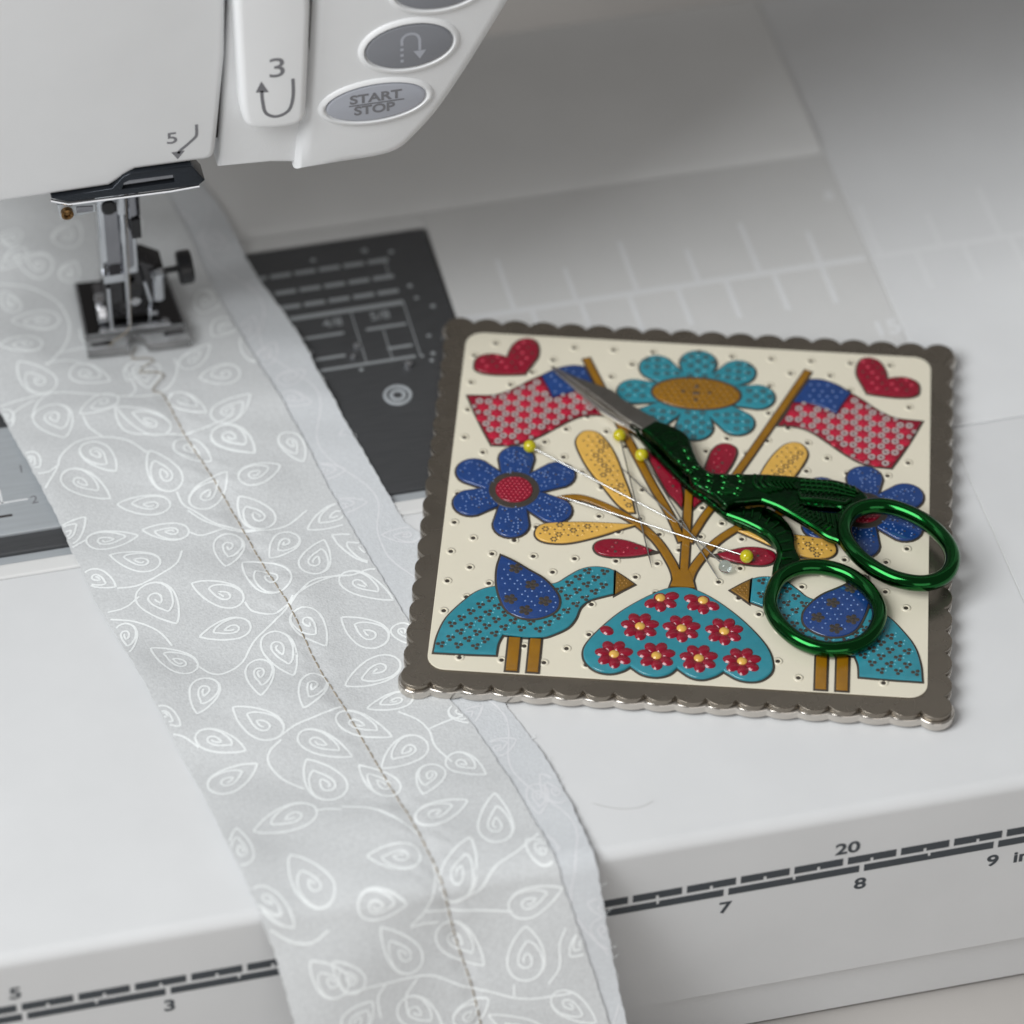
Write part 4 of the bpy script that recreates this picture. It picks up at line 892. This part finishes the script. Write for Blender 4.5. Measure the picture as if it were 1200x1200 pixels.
LEG = [(14.0, -0.5, 3.9), (17.0, -2.0, 4.0), (19.5, -3.7, 4.0), (23.7, -6.9, 4.0), (26.4, -9.2, 3.9), (28.6, -10.2, 3.8), (30.4, -12.4, 3.8)]
mb.tube(spline(LEG, 6), 0.62, 10)
for k in range(11):
    t = k / 10; x = 18.6 + 7.4 * t; y = -2.4 - 5.4 * t; mb.tube([(x, y, 4.1), (x + 1.5, y + 1.6, 4.1)], 0.24, 5)
for k in range(7):
    x = 22.2 + 0.95 * k; mb.tube([(x, -2.7 - 0.15 * k, 4.1), (x + 0.5, -4.4 - .5 * k, 4.1)], 0.22, 5)
mb.build('leg_ridge', M['green'], body)
# lower half seen below the body: beak side and curved handle
LOW = [(-12.3, 20.4), (-10.6, 18.6), (-6.5, 14.2), (-1.5, 8.2), (2.0, 4.2), (6.0, 1.6), (10.4, -0.9), (13.6, -0.2), (16.4, -1.3), (18.7, -3.7), (20.2, -6.9), (20.6, -10.7), (21.8, -14.6), (20.0, -18.6), (17.0, -20.6),
       (16.4, -18.6), (17.5, -15.4), (17.6, -12.2), (16.1, -9.6), (12.9, -6.8), (7.8, -3.9), (3.5, 0.4), (0.4, 3.0), (-3.7, 8.0), (-8.2, 13.9)]
low = slab('lower_handle', sp2(LOW, 4, corners=(0,)), 0.45, 1.75, 0.6, M['castgreen'], sc, res=4)
mb = MB()
for x, y, a in ((10.6, -2.1, 1.2), (12.2, -2.6, 1.2), (13.8, -3.0, 1.1), (15.4, -3.9, 0.9), (16.8, -5.4, 0.6), (17.8, -7.4, 0.3), (18.5, -9.6, 0.1), (18.9, -11.8, 0.0), (19.0, -13.9, -0.2)):
    c, q = math.cos(a + 0.3), math.sin(a + 0.3); mb.tube([(x - c * 1.2, y - q * 1.2, 2.18), (x + c * 1.0, y + q * 1.0, 2.2)], 0.27, 6)
mb.build('handle_rib', M['green'], low)
mb = MB(); mb.tube(spline([(7.6, -3.2, 2.1), (11.4, -5.0, 2.2), (14.9, -7.3, 2.2), (16.9, -10.0, 2.2), (17.7, -13.0, 2.2), (17.1, -16.6, 2.2), (16.9, -19.4, 2.2)], 6), 0.6, 10)
mb.build('handle_edge', M['green'], low)
mb = MB(); mb.lathe([(1.5, -.1), (1.5, .15), (1.2, .3)], (7.6, 1.6, 4.05), (0, 0, 1)); mb.build('pivot_screw', M['green'], sc)
RL = [(16.35, -25.87), (17.6, -20.6), (20.6, -17.4), (24.9, -16.4), (29.4, -17.4), (33.2, -20.2), (35.8, -24.3), (36.5, -28.4), (35.2, -33.0), (32.2, -36.2), (27.4, -37.5), (22.7, -36.2), (19.3, -33.2), (17.1, -29.6)]
mb = MB(); mb.tube([(v.x, v.y + 0.9, 2.05) for v in spline(RL, 6, True)], 1.45, 16, True, 1.08); mb.build('finger_ring', M['green'], sc, 60)
RR = [(29.46, -7.61), (30.9, -3.3), (34.4, -1.2), (39.0, -1.4), (44.4, -4.4), (48.3, -9.0), (49.75, -13.6), (48.5, -18.2), (44.6, -20.7), (39.2, -20.0), (34.2, -16.7), (30.7, -12.2)]
mb = MB(); mb.tube([(v.x, v.y + 0.6, 4.0) for v in spline(RR, 6, True)], 1.5, 16, True, 1.1); mb.build('finger_ring', M['green'], sc, 60)

# ------------------------------------------------------------------ pins
def pin(label, head, tip, m, zh=1.75, zt=0.95, hn='yellow'):
    t = thing('sewing_pin', label, 'pin', (0, 0, 0), 0, 'pins scattered on the tray')
    # Empty at the head; parts are in its own frame, x along the shaft
    c, q = math.cos(TA), math.sin(TA)
    t.location = Vector((TC[0] + c * head[0] - q * head[1], TC[1] + q * head[0] + c * head[1], TZ + zh)) * S
    d = Vector((tip[0] - head[0], tip[1] - head[1])); a = math.atan2(d.y, d.x); L = math.hypot(d.length, zt - zh)
    t.rotation_euler = (0, math.atan2(zh - zt, d.length), a + TA)
    mb = MB(); mb.sphere(0, 0, 0, 1.27, 28, 16); mb.build('pin_head', m, t, 180)
    mb = MB(); mb.lathe([(0.15, 0.8), (0.15, L - 3), (0.03, L)], (0, 0, 0), (1, 0, 0), 10); mb.build('pin_shaft', M['pinsteel'], t, 60)
pin('yellow headed pin leftmost on the tray, head at the edge of the left flag', (-30.87, 12.61), (-2.09, -4.75), M['pinyellow'])
pin('yellow headed pin with its head on the red leaf beside the scissors ring', (11.57, -13.82), (-24.46, 0.05), M['pinyellow'], 2.0, 1.3)
pin('upper yellow headed pin touching the scissors blade, beside the yellow leaf', (-13.96, 17.1), (-5.94, -17.29), M['pinyellow'], 1.75, 1.0)
pin('yellow headed pin just below the stork head of the scissors', (-9.42, 12.04), (6.88, -19.8), M['pinyellow'], 1.75, 0.95)
pin('clear glass headed pin lying across the stems below the scissors', (7.7, -16.61), (-13.34, 9.13), M['pinclear'], 1.75, 1.2)
